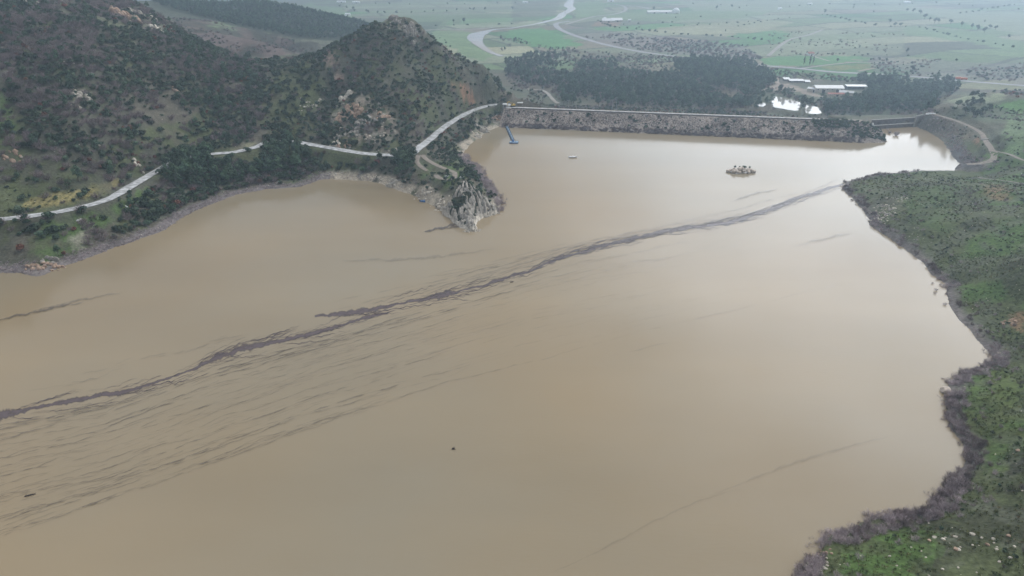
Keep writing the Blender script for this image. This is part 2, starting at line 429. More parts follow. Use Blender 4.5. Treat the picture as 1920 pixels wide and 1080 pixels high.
def simple(name, col, rough=0.8, spec=0.3, var=0.15, scale=2.0, metal=0.0, bump=0.0, each=0.0):
    m, t, b = mat_new(name)
    n = t.nodes.new('ShaderNodeTexNoise'); n.inputs['Scale'].default_value = scale; n.inputs['Detail'].default_value = 5
    g = t.nodes.new('ShaderNodeNewGeometry'); t.links.new(g.outputs['Position'], n.inputs['Vector'])
    r = t.nodes.new('ShaderNodeMapRange'); r.inputs['From Min'].default_value = 0.3; r.inputs['From Max'].default_value = 0.7
    r.inputs['To Min'].default_value = 1 - var; r.inputs['To Max'].default_value = 1 + var
    t.links.new(n.outputs[0], r.inputs['Value'])
    v = t.nodes.new('ShaderNodeVectorMath'); v.operation = 'SCALE'; v.inputs[0].default_value = col[:3]
    src = r.outputs[0]
    if each:                                           # every stone has a tone of its own
        oi = t.nodes.new('ShaderNodeObjectInfo'); r2 = t.nodes.new('ShaderNodeMapRange'); r2.inputs['To Min'].default_value = 1 - each; r2.inputs['To Max'].default_value = 1 + each
        t.links.new(oi.outputs['Random'], r2.inputs['Value']); m2 = t.nodes.new('ShaderNodeMath'); m2.operation = 'MULTIPLY'
        t.links.new(src, m2.inputs[0]); t.links.new(r2.outputs[0], m2.inputs[1]); src = m2.outputs[0]
    t.links.new(src, v.inputs['Scale']); t.links.new(v.outputs[0], b.inputs['Base Color'])
    b.inputs['Roughness'].default_value = rough; b.inputs['Specular IOR Level'].default_value = spec; b.inputs['Metallic'].default_value = metal
    if bump:
        bp = t.nodes.new('ShaderNodeBump'); bp.inputs['Strength'].default_value = bump; bp.inputs['Distance'].default_value = 0.2
        t.links.new(n.outputs[0], bp.inputs['Height']); t.links.new(bp.outputs[0], b.inputs['Normal'])
    return m

def foliage(name, col, var=0.35, hue=0.03, rough=0.75):
    """leaf colour: one tone per plant, one per clump"""
    m, t, b = mat_new(name)
    oi = t.nodes.new('ShaderNodeObjectInfo'); at = t.nodes.new('ShaderNodeAttribute'); at.attribute_name = 'tint'
    r = t.nodes.new('ShaderNodeMapRange'); r.inputs['To Min'].default_value = 1 - var; r.inputs['To Max'].default_value = 1 + var
    t.links.new(oi.outputs['Random'], r.inputs['Value'])
    mm = t.nodes.new('ShaderNodeMath'); mm.operation = 'MULTIPLY'
    t.links.new(r.outputs[0], mm.inputs[0]); t.links.new(at.outputs['Fac'], mm.inputs[1])
    hs = t.nodes.new('ShaderNodeHueSaturation'); hs.inputs['Color'].default_value = (*col, 1)
    w_ = t.nodes.new('ShaderNodeMath'); w_.operation = 'MULTIPLY'; w_.inputs[1].default_value = 7.31
    t.links.new(oi.outputs['Random'], w_.inputs[0])
    f_ = t.nodes.new('ShaderNodeMath'); f_.operation = 'FRACT'; t.links.new(w_.outputs[0], f_.inputs[0])
    hr = t.nodes.new('ShaderNodeMapRange'); hr.inputs['To Min'].default_value = 0.5 - hue; hr.inputs['To Max'].default_value = 0.5 + hue
    t.links.new(f_.outputs[0], hr.inputs['Value']); t.links.new(hr.outputs[0], hs.inputs['Hue']); t.links.new(mm.outputs[0], hs.inputs['Value'])
    t.links.new(hs.outputs[0], b.inputs['Base Color'])
    b.inputs['Roughness'].default_value = rough; b.inputs['Specular IOR Level'].default_value = 0.2
    return m

M = {}
M['concrete_road'] = simple('concrete_road', (0.44, 0.45, 0.46), 0.85, 0.3, 0.5, 0.4)
M['dirt_track'] = simple('dirt_track', (0.27, 0.235, 0.20), 0.9, 0.2, 0.25, 0.5)
M['pale_gravel'] = simple('pale_gravel', (0.36, 0.34, 0.31), 0.9, 0.2, 0.2, 0.2)
M['asphalt'] = simple('asphalt', (0.36, 0.36, 0.37), 0.85, 0.3, 0.15, 0.1)
M['dirt_yard'] = simple('dirt_yard', (0.36, 0.30, 0.25), 0.9, 0.2, 0.25, 0.2)
M['rock_pale'] = simple('rock_pale', (0.50, 0.46, 0.40), 0.9, 0.25, 0.35, 0.9, bump=0.6, each=0.25)
M['rock_grey'] = simple('rock_grey', (0.32, 0.30, 0.27), 0.9, 0.25, 0.4, 0.8, bump=0.6)
M['rock_cream'] = simple('rock_cream', (0.60, 0.52, 0.45), 0.9, 0.25, 0.25, 0.9, bump=0.5)
M['rock_weathered'] = simple('rock_weathered', (0.26, 0.245, 0.225), 0.9, 0.25, 0.35, 0.8, bump=0.6)
M['rock_pink'] = simple('rock_pink', (0.40, 0.29, 0.22), 0.9, 0.25, 0.3, 0.8, bump=0.5)
M['riprap'] = simple('riprap', (0.265, 0.228, 0.205), 0.9, 0.25, 0.35, 0.7, bump=0.6, each=0.36)
M['concrete'] = simple('concrete', (0.33, 0.32, 0.30), 0.85, 0.3, 0.2, 0.6)
M['concrete_dark'] = simple('concrete_dark', (0.17, 0.15, 0.14), 0.9, 0.25, 0.3, 0.5)
M['white_paint'] = simple('white_paint', (0.86, 0.87, 0.88), 0.5, 0.4, 0.06, 0.6)
M['white_roof'] = simple('white_roof', (0.80, 0.82, 0.84), 0.35, 0.5, 0.05, 0.3)
M['cream_wall'] = simple('cream_wall', (0.55, 0.52, 0.46), 0.8, 0.3, 0.12, 0.5)
M['grey_roof'] = simple('grey_roof', (0.50, 0.52, 0.54), 0.5, 0.4, 0.1, 0.3)
M['red_roof'] = simple('red_roof', (0.36, 0.15, 0.11), 0.8, 0.3, 0.2, 0.6)
M['dark_opening'] = simple('dark_opening', (0.03, 0.03, 0.035), 0.6, 0.4, 0.1)
M['blue_plastic'] = simple('blue_plastic', (0.05, 0.16, 0.40), 0.4, 0.5, 0.15, 2.0)
M['blue_dark'] = simple('blue_dark', (0.03, 0.06, 0.12), 0.5, 0.4, 0.15, 2.0)
M['blue_pale'] = simple('blue_pale', (0.28, 0.42, 0.58), 0.5, 0.4, 0.15, 2.0)
M['steel'] = simple('steel', (0.35, 0.37, 0.40), 0.4, 0.5, 0.1, 2.0)
M['yellow_paint'] = simple('yellow_paint', (0.60, 0.40, 0.05), 0.45, 0.5, 0.12, 1.5)
M['orange_paint'] = simple('orange_paint', (0.62, 0.16, 0.05), 0.45, 0.5, 0.1, 1.5)
M['rubber'] = simple('rubber', (0.02, 0.02, 0.02), 0.8, 0.3, 0.1)
M['glass_dark'] = simple('glass_dark', (0.03, 0.04, 0.05), 0.1, 0.6, 0.05)
M['bark'] = simple('bark', (0.13, 0.10, 0.08), 0.95, 0.1, 0.3, 4.0)
M['driftwood'] = simple('driftwood', (0.05, 0.042, 0.045), 0.9, 0.2, 0.3, 3.0)
M['pine'] = foliage('pine_needles', (0.060, 0.102, 0.058), 0.42, 0.03)
M['maquis'] = foliage('maquis_leaves', (0.056, 0.086, 0.054), 0.4, 0.03)
M['bare'] = foliage('bare_twigs', (0.42, 0.36, 0.375), 0.3, 0.03, 0.9)
M['brush'] = foliage('brush_twigs', (0.225, 0.185, 0.185), 0.35, 0.03, 0.9)
M['rust'] = foliage('rust_leaves', (0.185, 0.085, 0.058), 0.3, 0.02)
M['bright'] = foliage('bright_leaves', (0.078, 0.11, 0.046), 0.3, 0.03)
M['tuft'] = foliage('grass_blades', (0.092, 0.112, 0.046), 0.4, 0.04)
M['straw'] = foliage('dry_blades', (0.20, 0.17, 0.10), 0.3, 0.02)

# terrain: ground cover colour per vertex (soil, grass, rock, crops), broken up by noise
def terrain_material():
    m, t, b = mat_new('ground_cover')
    at = t.nodes.new('ShaderNodeAttribute'); at.attribute_name = 'cover'
    g = t.nodes.new('ShaderNodeNewGeometry')
    prev = at.outputs['Color']
    hgt = None
    for sc_, lo, hi, det in ((0.9, 0.62, 1.4, 4), (0.14, 0.8, 1.22, 5), (0.02, 0.88, 1.12, 4)):
        n = t.nodes.new('ShaderNodeTexNoise'); n.inputs['Scale'].default_value = sc_; n.inputs['Detail'].default_value = det; n.inputs['Roughness'].default_value = 0.6
        t.links.new(g.outputs['Position'], n.inputs['Vector'])
        r = t.nodes.new('ShaderNodeMapRange'); r.inputs['From Min'].default_value = 0.3; r.inputs['From Max'].default_value = 0.7
        r.inputs['To Min'].default_value = lo; r.inputs['To Max'].default_value = hi
        t.links.new(n.outputs[0], r.inputs['Value'])
        v = t.nodes.new('ShaderNodeVectorMath'); v.operation = 'SCALE'
        t.links.new(prev, v.inputs[0]); t.links.new(r.outputs[0], v.inputs['Scale'])
        prev = v.outputs[0]
        if hgt is None: hgt = n.outputs[0]
    t.links.new(prev, b.inputs['Base Color'])
    bp = t.nodes.new('ShaderNodeBump'); bp.inputs['Strength'].default_value = 0.6; bp.inputs['Distance'].default_value = 0.5
    t.links.new(hgt, bp.inputs['Height']); t.links.new(bp.outputs[0], b.inputs['Normal'])
    b.inputs['Roughness'].default_value = 0.95; b.inputs['Specular IOR Level'].default_value = 0.1
    return m
M['terrain'] = terrain_material()

# ------------------------------------------------------------------ ground cover
PX, PY, _ = project(GX, GY, GZ)
C_ = {'maquis': (0.092, 0.094, 0.072), 'grass': (0.094, 0.112, 0.056), 'lush': (0.084, 0.142, 0.044), 'soil': (0.16, 0.135, 0.11), 'mud': (0.19, 0.168, 0.172), 'rock': (0.34, 0.31, 0.27), 'rockp': (0.30, 0.235, 0.20),
      'bank': (0.42, 0.37, 0.30), 'orange': (0.30, 0.18, 0.115), 'scrub': (0.125, 0.135, 0.10), 'field': (0.17, 0.25, 0.125), 'green': (0.10, 0.245, 0.09), 'beige': (0.31, 0.31, 0.20), 'plough': (0.115, 0.082, 0.074),
      'forest': (0.04, 0.05, 0.032), 'yellow': (0.23, 0.20, 0.09), 'pale': (0.25, 0.285, 0.19), 'sedge': (0.045, 0.045, 0.035), 'yard': (0.33, 0.28, 0.24)}
cov = np.empty(GX.shape + (3,)); cov[:] = C_['scrub']
def paint(mask, c, k=1.0):
    global cov
    mk = (mask * k)[..., None] if mask.dtype != bool else (mask.astype(float) * k)[..., None]
    cov = cov * (1 - mk) + np.array(C_[c] if isinstance(c, str) else c) * mk
n1 = fbm(GX, GY, 14, 4, 80); n2 = fbm(GX, GY, 30, 4, 90); n3 = fbm(GX, GY, 5, 3, 100); nf = fbm(GX, GY, 160, 3, 110)
wob = lambda a, s: ((fbm(GX, GY, s, 3, 120) - 0.5) * a, (fbm(GX, GY, s, 3, 130) - 0.5) * a)
# near land
nearland = GR < 640
leftl = nearland & (GX < DAM_A[0] + 4) & (GY < 700)
paint(leftl, 'maquis'); paint(leftl * smooth(0.48, 0.62, n2), 'soil', 0.35); paint(leftl * smooth(0.5, 0.62, n1), 'grass', 0.75)
rightl = (GX > 40) & (GY < 520) & (GR < 700)
paint(rightl, 'grass'); paint(rightl * smooth(0.46, 0.6, n1), 'sedge', 0.6); paint(rightl * smooth(0.52, 0.66, n2), 'lush', 0.8); paint(rightl * smooth(0.55, 0.66, n3), 'scrub', 0.6)
wa, wb = wob(64, 22); wa2 = wa + (fbm(GX, GY, 7, 3, 125) - .5) * 95; wb2 = wb + (fbm(GX, GY, 7, 3, 126) - .5) * 60
def region(poly, r0=0, r1=9999, k=1.0):
    kk = np.clip(620.0 / GR, 0.12, 1.2)
    if r1 < 700: kk = np.clip(340.0 / GR, 0.5, 3.2)
    m1 = inpoly(PX + wa * kk * k, PY + wb * 0.6 * kk * k, poly) * .5 + inpoly(PX + wa2 * kk * k, PY + wb2 * 0.6 * kk * k, poly) * .5
    return m1 * (GR > r0) * (GR < r1)
near_cover = [
 ([(0, 320), (90, 300), (170, 330), (200, 372), (130, 388), (0, 405)], 'grass', .8), ([(0, 170), (30, 190), (35, 260), (0, 280)], 'lush', .7), ([(255, 240), (380, 225), (400, 270), (340, 285), (280, 270)], 'grass', .8),
 ([(60, 420), (200, 395), (280, 345), (300, 350), (230, 410), (180, 440), (140, 470), (90, 500), (70, 470)], 'lush', .75), ([(520, 130), (570, 115), (620, 150), (600, 200), (560, 255), (500, 250)], 'grass', .85),
 ([(450, 108), (480, 108), (475, 118), (455, 120)], 'green', .9), ([(600, 92), (628, 92), (625, 125), (605, 118)], 'rockp', .9), ([(632, 125), (648, 140), (650, 160), (630, 165), (625, 150)], 'rockp', .8),
 ([(856, 155), (880, 160), (905, 195), (890, 200), (868, 185)], 'orange', .95), ([(590, 292), (700, 300), (690, 310), (600, 305)], 'grass', .8), ([(770, 300), (860, 300), (880, 340), (840, 350), (780, 330)], 'lush', .7),
 ([(820, 322), (842, 322), (840, 332), (825, 330)], 'lush', .9), ([(945, 202), (930, 215), (900, 215), (940, 198)], 'lush', .6),
 ([(35, 385), (60, 372), (170, 358), (225, 330), (230, 345), (180, 372), (90, 392)], 'yellow', .75), ([(400, 272), (480, 266), (480, 278), (400, 284)], 'beige', .6), ([(130, 440), (178, 425), (175, 440), (140, 470)], 'rock', .6),
 ([(1780, 235), (1825, 250), (1835, 272), (1812, 268)], 'orange', .9), ([(1700, 212), (1760, 216), (1790, 232), (1740, 240), (1715, 236)], 'plough', .8), ([(1845, 348), (1885, 343), (1895, 375), (1855, 372)], 'orange', .5),
 ([(1605, 345), (1700, 340), (1680, 360), (1640, 400), (1610, 370)], 'scrub', .4), ([(1800, 530), (1870, 520), (1880, 555), (1800, 560)], 'lush', .9), ([(1830, 690), (1930, 680), (1930, 760), (1820, 760)], (0.10, 0.135, 0.045), .9),
 ([(1560, 1010), (1700, 985), (1760, 990), (1750, 1085), (1540, 1085)], 'lush', .9), ([(1880, 830), (1930, 835), (1930, 950), (1880, 940)], 'sedge', .8), ([(1890, 585), (1925, 575), (1925, 620), (1895, 612)], 'orange', .6),
 ([(1820, 720), (1925, 760), (1925, 820), (1830, 840)], (0.10, 0.12, 0.05), .8), ([(1700, 350), (1800, 345), (1790, 440), (1700, 420)], 'lush', .5)]
for poly, c, k in near_cover: paint(region(poly, 0, 660, .6) * (.3 + .7 * smooth(.36, .54, fbm(GX, GY, 5, 4, 145))), c, k)
# yellow gullies of the road cut
gul = region([(40, 380), (90, 370), (170, 355), (175, 368), (90, 390), (45, 392)], 0, 500, .3)
paint(gul * smooth(0.4, 0.6, 0.5 + 0.5 * np.sin(GX * 2.1 + 3 * n3)), (0.30, 0.26, 0.12), .8)
rockp_ = np.where((GX > 60) & (GY < 450), rockm * .35, rockm)
paint(rockp_ * smooth(0.40, 0.62, fbm(GX, GY, 3.2, 4, 146)), 'rock', .5)
paint(region(ROCK[0][0], 380, 520) * smooth(.45, .62, n3), 'rockp', .4)
paint(band * smooth(0.3, 0.5, n3), 'bank', .9)
# drawdown strip along the left shore and the right inlet
paint((smooth(5.5, 2.5, SDN) * (SDN > -6) * ((PX < 620) | (PX > 1690)) * (GX < 0)), 'mud', .85)
paint((smooth(5, 1, SDN) * (SDN > -6) * (GX > 100)), 'mud', .8)
paint(region([(1700, 235), (1745, 240), (1790, 262), (1815, 290), (1850, 318), (1800, 312), (1780, 290), (1770, 268), (1740, 248)], 0, 700, .4), (0.10, 0.10, 0.10), .85)
paint(GR > 640, 'scrub')
# plain
far = GR > 560
paint(far & (GX > -20), 'pale', .45); paint(far * smooth(.5, .62, nf), 'scrub', .6); paint(far * smooth(0.55, .65, fbm(GX, GY, 60, 3, 140)), 'field', .5)
# farm plots: a skewed patchwork, every plot with its own crop, ditches and hedge banks between
pu = (GX * .94 + GY * .34) + (fbm(GX, GY, 300, 2, 170) - .5) * 160; pv = (GY * .94 - GX * .34) + (fbm(GX, GY, 300, 2, 171) - .5) * 160
row = np.floor(pv / 95.0); cw = 150 + 110 * _tab[80][np.abs(row.astype(int)) % 256, 7]; colm = np.floor((pu + 70 * (row % 3)) / cw)
hid = (np.abs((row * 37 + colm * 91).astype(int)) % 251)
crops = np.array([C_['pale'], C_['field'], C_['beige'], C_['scrub'], C_['field'], C_['pale'], (.24, .21, .16), C_['green'], (.19, .235, .15), C_['beige']])
tone = .78 + .44 * _tab[90][hid, 11]
plots = crops[(hid * 7) % len(crops)] * tone[..., None]
fv = (pv / 95.0 - row) * 95.0; fu = ((pu + 70 * (row % 3)) / cw - colm) * cw
bank = (np.minimum(np.minimum(fv, 95 - fv), np.minimum(fu, cw - fu)) < np.clip(GR * .0028, 3, 9))
plots = np.where(bank[..., None], np.array((.085, .092, .07)), plots)
pm = ((GR > 930) & (GX > -420 + (GR - 1600) * -.1) & ~((GX < -140) & (GR < 1700))).astype(float) * .8
cov = cov * (1 - pm[..., None]) + plots * pm[..., None]
paint(((GX > -30) & (GR > 560) & (GR < 930)) * .65, 'maquis'); paint(((GX > -30) & (GR > 560) & (GR < 930)) * smooth(.45, .6, fbm(GX, GY, 40, 4, 172)), (.15, .125, .10), .6)
FIELDS = [
 ([(960, 57), (1010, 52), (1045, 60), (1060, 72), (1100, 84), (1060, 92), (1000, 88), (940, 72)], 'green', .95),
 ([(800, 58), (882, 57), (890, 72), (905, 92), (932, 105), (900, 112), (870, 104), (830, 82)], 'field', .95),
 ([(1190, 58), (1300, 46), (1430, 36), (1490, 40), (1440, 55), (1360, 68), (1230, 62)], 'beige', .75), ([(1360, 68), (1440, 57), (1490, 60), (1478, 75), (1420, 78)], 'green', .85),
 ([(1420, 108), (1490, 104), (1600, 104), (1640, 110), (1560, 120), (1500, 124), (1440, 122)], 'green', .9), ([(1530, 125), (1610, 119), (1680, 120), (1580, 131)], 'yellow', .6),
 ([(1640, 112), (1730, 108), (1750, 118), (1680, 119)], 'beige', .7), ([(1700, 48), (1800, 56), (1920, 78), (1930, 108), (1860, 88), (1780, 75), (1690, 60)], 'field', .9),
 ([(1560, 8), (1700, 12), (1930, 26), (1930, 68), (1850, 52), (1760, 30), (1690, 20), (1560, 16)], 'pale', .95), ([(1190, 20), (1440, 20), (1430, 30), (1280, 40), (1140, 38), (1140, 28)], 'field', .8),
 ([(1270, 2), (1560, 0), (1560, 20), (1440, 22), (1300, 20)], 'pale', .8), ([(560, 6), (640, 14), (664, 34), (600, 18)], 'field', .8), ([(700, 30), (960, 25), (960, 45), (790, 50)], 'field', .6), ([(630, 4), (960, 2), (960, 22), (680, 24)], 'pale', .5),
 ([(1080, 4), (1130, 2), (1135, 26), (1085, 34), (1076, 22)], 'field', .9), ([(960, 2), (1050, 2), (1040, 30), (960, 45)], 'scrub', .6),
 ([(1770, 188), (1830, 172), (1885, 178), (1880, 190), (1830, 194), (1800, 198)], 'pale', .8), ([(1850, 202), (1925, 192), (1925, 214), (1880, 212)], (0.10, 0.20, 0.06), .95), ([(1890, 210), (1925, 215), (1925, 300), (1890, 280), (1880, 240)], 'field', .6),
 ([(1480, 60), (1700, 62), (1690, 104), (1440, 102)], 'pale', .55), ([(1040, 55), (1075, 50), (1180, 62), (1400, 85), (1430, 112), (1330, 110), (1180, 92), (1080, 66)], 'mud', .6), ([(1060, 92), (1240, 104), (1235, 114), (1090, 112)], 'plough', .45), ([(1130, 120), (1260, 122), (1260, 138), (1170, 138)], 'soil', .6),
 ([(1454, 152), (1475, 156), (1520, 172), (1565, 180), (1540, 184), (1480, 170), (1440, 166)], 'yard', .9), ([(1125, 38), (1162, 42), (1160, 50), (1110, 48)], 'orange', .7), ([(1630, 108), (1925, 120), (1925, 156), (1640, 136)], 'mud', .5), ([(1480, 135), (1540, 140), (1545, 152), (1480, 150)], 'soil', .6)]
for poly, c, k in FIELDS: paint(region(poly, 640 if poly[0][1] < 170 else 480, 9999, .5), c, k)
# furrow texture of far fields, drawn along the plots
# the bare hill and the wooded ridge behind the left hillside
paint(region([(330, 20), (400, 40), (480, 60), (590, 80), (600, 108), (430, 106), (380, 90), (320, 50)], 690, 1010), 'plough', .9)
paint(region([(330, 20), (400, 40), (480, 60), (590, 80), (600, 108), (430, 106), (380, 90), (320, 50)], 690, 1010) * smooth(.54, .62, n2), (.18, .14, .13), .5)
paint(region([(330, 20), (400, 40), (480, 60), (590, 80), (600, 108), (430, 106), (380, 90), (320, 50)], 690, 1010) * smooth(.5, .6, fbm(GX, GY, 45, 3, 173)), 'forest', .7)
paint(region([(255, -10), (480, -4), (600, 20), (700, 52), (640, 78), (560, 72), (480, 58), (400, 38), (320, 18)], 690, 1500, .3), 'forest', .9)
paint(np.broadcast_to(((GX < -150) & (GR > 1000) & (GR < 1600)), GX.shape), 'forest', .5)
cov = np.clip(cov, 0.01, 0.6)

# ------------------------------------------------------------------ mesh helpers
def tag(o, label=None, cat=None, group=None, kind=None):
    if label: o['label'] = label
    if cat: o['category'] = cat
    if group: o['group'] = group
    if kind: o['kind'] = kind
    return o

def np_mesh(name, V, F, mat=None, smooth_=False, tint=None, mat_idx=None):
    """mesh from arrays; F is (n,3) or (n,4)"""
    V = np.asarray(V, np.float32); F = np.asarray(F, np.int32)
    me = bpy.data.meshes.new(name)
    k = F.shape[1]
    me.vertices.add(len(V)); me.vertices.foreach_set('co', V.ravel())
    me.loops.add(F.size); me.loops.foreach_set('vertex_index', F.ravel())
    me.polygons.add(len(F)); me.polygons.foreach_set('loop_start', np.arange(0, F.size, k, dtype=np.int32)); me.polygons.foreach_set('loop_total', np.full(len(F), k, np.int32))
    if smooth_: me.polygons.foreach_set('use_smooth', np.ones(len(F), bool))
    if mat:
        for mm in (mat if isinstance(mat, (list, tuple)) else [mat]): me.materials.append(M[mm] if isinstance(mm, str) else mm)
    if mat_idx is not None: me.polygons.foreach_set('material_index', np.asarray(mat_idx, np.int32))
    me.update(calc_edges=True)
    if tint is not None:
        a = me.attributes.new('tint', 'FLOAT', 'POINT'); a.data.foreach_set('value', np.asarray(tint, np.float32))
    me.validate()
    return me

def link(name, me, parent=None, loc=(0, 0, 0), rz=0.0, scale=1.0):
    o = bpy.data.objects.new(name, me); COL.objects.link(o)
    o.location = loc; o.rotation_euler = (0, 0, rz)
    o.scale = (scale,) * 3 if not hasattr(scale, '__len__') else scale
    if parent: o.parent = parent
    return o

def empty(name, loc, rz=0.0, scale=1.0):
    o = bpy.data.objects.new(name, None); COL.objects.link(o)
    o.empty_display_size = 0.5; o.location = loc; o.rotation_euler = (0, 0, rz); o.scale = (scale,) * 3
    return o

class MB:
    def __init__(s): s.v = []; s.f = []
    def add(s, vs, fs):
        b = len(s.v); s.v += [tuple(v) for v in vs]; s.f += [tuple(i + b for i in f) for f in fs]; return s
    def box(s, c, d, rz=0.0, taper=1.0):
        x, y, z = d[0] / 2, d[1] / 2, d[2] / 2
        cr_, sr = math.cos(rz), math.sin(rz)
        vs = []
        for zz, k in ((-z, 1.0), (z, taper)):
            for sx, sy in ((-1, -1), (1, -1), (1, 1), (-1, 1)):
                a, b_ = sx * x * k, sy * y * k
                vs.append((c[0] + a * cr_ - b_ * sr, c[1] + a * sr + b_ * cr_, c[2] + zz))
        return s.add(vs, [(3, 2, 1, 0), (4, 5, 6, 7), (0, 1, 5, 4), (1, 2, 6, 5), (2, 3, 7, 6), (3, 0, 4, 7)])
    def tube(s, a, b, r0, r1=None, n=8):
        r1 = r0 if r1 is None else r1
        a = Vector(a); b = Vector(b); d = (b - a).normalized()
        u = d.orthogonal().normalized(); v = d.cross(u)
        vs = []
        for p, r in ((a, r0), (b, r1)):
            for i in range(n):
                t = 2 * math.pi * i / n
                vs.append(p + (u * math.cos(t) + v * math.sin(t)) * r)
        fs = [(i, (i + 1) % n, n + (i + 1) % n, n + i) for i in range(n)] + [tuple(range(n - 1, -1, -1)), tuple(range(n, 2 * n))]
        return s.add(vs, fs)
    def prism(s, prof, x0, x1):
        """profile in (y, z) extruded along x"""
        n = len(prof)
        vs = [(x0, y, z) for y, z in prof] + [(x1, y, z) for y, z in prof]
        return s.add(vs, [(i, (i + 1) % n, n + (i + 1) % n, n + i) for i in range(n)] + [tuple(range(n - 1, -1, -1)), tuple(range(n, 2 * n))])
    def loft(s, rings):
        """rings of equal length joined, ends capped"""
        n = len(rings[0]); vs = [p for r in rings for p in r]; fs = []
        for k in range(len(rings) - 1):
            for i in range(n): fs.append((k * n + i, k * n + (i + 1) % n, (k + 1) * n + (i + 1) % n, (k + 1) * n + i))
        fs += [tuple(range(n - 1, -1, -1)), tuple(range((len(rings) - 1) * n, len(rings) * n))]
        return s.add(vs, fs)
    def build(s, name, mat, parent=None, loc=(0, 0, 0), bevel=0.0, smooth_=False):
        me = bpy.data.meshes.new(name); me.from_pydata(s.v, [], s.f); me.update()
        bm = bmesh.new(); bm.from_mesh(me); bmesh.ops.recalc_face_normals(bm, faces=bm.faces)
        if bevel: bmesh.ops.bevel(bm, geom=list(bm.edges), offset=bevel, segments=1, affect='EDGES')
        bm.to_mesh(me); bm.free()
        if smooth_:
            for p in me.polygons: p.use_smooth = True
        me.materials.append(M[mat] if isinstance(mat, str) else mat)
        return link(name, me, parent, loc)

# ------------------------------------------------------------------ the terrain sheet
def grid_faces(nr, nc):
    i = np.arange(nr - 1)[:, None] * nc + np.arange(nc - 1)[None]
    i = i.ravel()
    return np.stack([i, i + 1, i + nc + 1, i + nc], -1)
Vt = np.stack([GX.ravel(), GY.ravel(), GZ.ravel()], -1)
me = np_mesh('terrain', Vt, grid_faces(NR, NA), 'terrain', True)
a = me.attributes.new('cover', 'FLOAT_COLOR', 'POINT')
a.data.foreach_set('color', np.concatenate([cov.reshape(-1, 3), np.ones((NA * NR, 1))], 1).astype(np.float32).ravel())
tag(link('terrain', me), kind='structure')

# ------------------------------------------------------------------ water
def water_material(name, col, rough, bump, streak=True):
    m, t, b = mat_new(name)
    g = t.nodes.new('ShaderNodeNewGeometry')
    n = t.nodes.new('ShaderNodeTexNoise'); n.inputs['Scale'].default_value = 0.006; n.inputs['Detail'].default_value = 7
    mw = t.nodes.new('ShaderNodeMapping'); mw.inputs['Rotation'].default_value = (0, 0, rad(-22)); mw.inputs['Scale'].default_value = (0.7, 2.4, 1)
    t.links.new(g.outputs['Position'], mw.inputs['Vector']); t.links.new(mw.outputs[0], n.inputs['Vector'])
    r = t.nodes.new('ShaderNodeMapRange'); r.inputs['From Min'].default_value = 0.3; r.inputs['From Max'].default_value = 0.7; r.inputs['To Min'].default_value = 0.90; r.inputs['To Max'].default_value = 1.10
    t.links.new(n.outputs[0], r.inputs['Value'])
    v = t.nodes.new('ShaderNodeVectorMath'); v.operation = 'SCALE'
    silt = t.nodes.new('ShaderNodeMix'); silt.data_type = 'RGBA'                        # silt plumes: redder and greyer water
    silt.inputs[6].default_value = (col[0] * .95, col[1] * 1.0, col[2] * 1.07, 1); silt.inputs[7].default_value = (col[0] * 1.05, col[1] * .97, col[2] * .86, 1)
    sn = t.nodes.new('ShaderNodeTexNoise'); sn.inputs['Scale'].default_value = 0.0042; sn.inputs['Detail'].default_value = 6; t.links.new(g.outputs['Position'], sn.inputs['Vector'])
    sr = t.nodes.new('ShaderNodeMapRange'); sr.inputs['From Min'].default_value = 0.38; sr.inputs['From Max'].default_value = 0.62; t.links.new(sn.outputs[0], sr.inputs['Value'])
    t.links.new(sr.outputs[0], silt.inputs[0]); t.links.new(silt.outputs[2], v.inputs[0])
    t.links.new(r.outputs[0], v.inputs['Scale']); t.links.new(v.outputs[0], b.inputs['Base Color'])
    b.inputs['Roughness'].default_value = rough; b.inputs['IOR'].default_value = 1.33
    # wind ripples: short crests, strongest in patches
    mp_ = t.nodes.new('ShaderNodeMapping'); mp_.inputs['Rotation'].default_value = (0, 0, rad(28)); mp_.inputs['Scale'].default_value = (0.35, 1.3, 1)
    t.links.new(g.outputs['Position'], mp_.inputs['Vector'])
    n2_ = t.nodes.new('ShaderNodeTexNoise'); n2_.inputs['Scale'].default_value = 1.0; n2_.inputs['Detail'].default_value = 3
    t.links.new(mp_.outputs[0], n2_.inputs['Vector'])
    n3_ = t.nodes.new('ShaderNodeTexNoise'); n3_.inputs['Scale'].default_value = 0.012; n3_.inputs['Detail'].default_value = 3
    t.links.new(g.outputs['Position'], n3_.inputs['Vector'])
    r3 = t.nodes.new('ShaderNodeMapRange'); r3.inputs['From Min'].default_value = 0.4; r3.inputs['From Max'].default_value = 0.65; r3.inputs['To Min'].default_value = bump * 0.25; r3.inputs['To Max'].default_value = bump
    t.links.new(n3_.outputs[0], r3.inputs['Value'])
    bp = t.nodes.new('ShaderNodeBump'); bp.inputs['Distance'].default_value = 0.12
    t.links.new(r3.outputs[0], bp.inputs['Strength']); t.links.new(n2_.outputs[0], bp.inputs['Height']); t.links.new(bp.outputs[0], b.inputs['Normal'])
    return m
M['lake'] = water_material('turbid_water', (0.300, 0.246, 0.166), 0.09, 0.32)
M['river'] = water_material('river_water', (0.36, 0.33, 0.30), 0.15, 0.2)
M['pond'] = water_material('pond_water', (0.30, 0.30, 0.28), 0.06, 0.03)
cx = [(-1100, -420), (1100, -420), (1100, 500), (420, 520), (330, 541), (292, 536), (DAM_B[0] + 4, DAM_B[1] + 2), (DAM_A[0], DAM_A[1]), (-80, 556), (-1100, 556)]
mb = MB(); mb.add([(x, y, 0) for x, y in cx], [tuple(range(len(cx)))])
tag(mb.build('water', 'lake'), kind='structure')

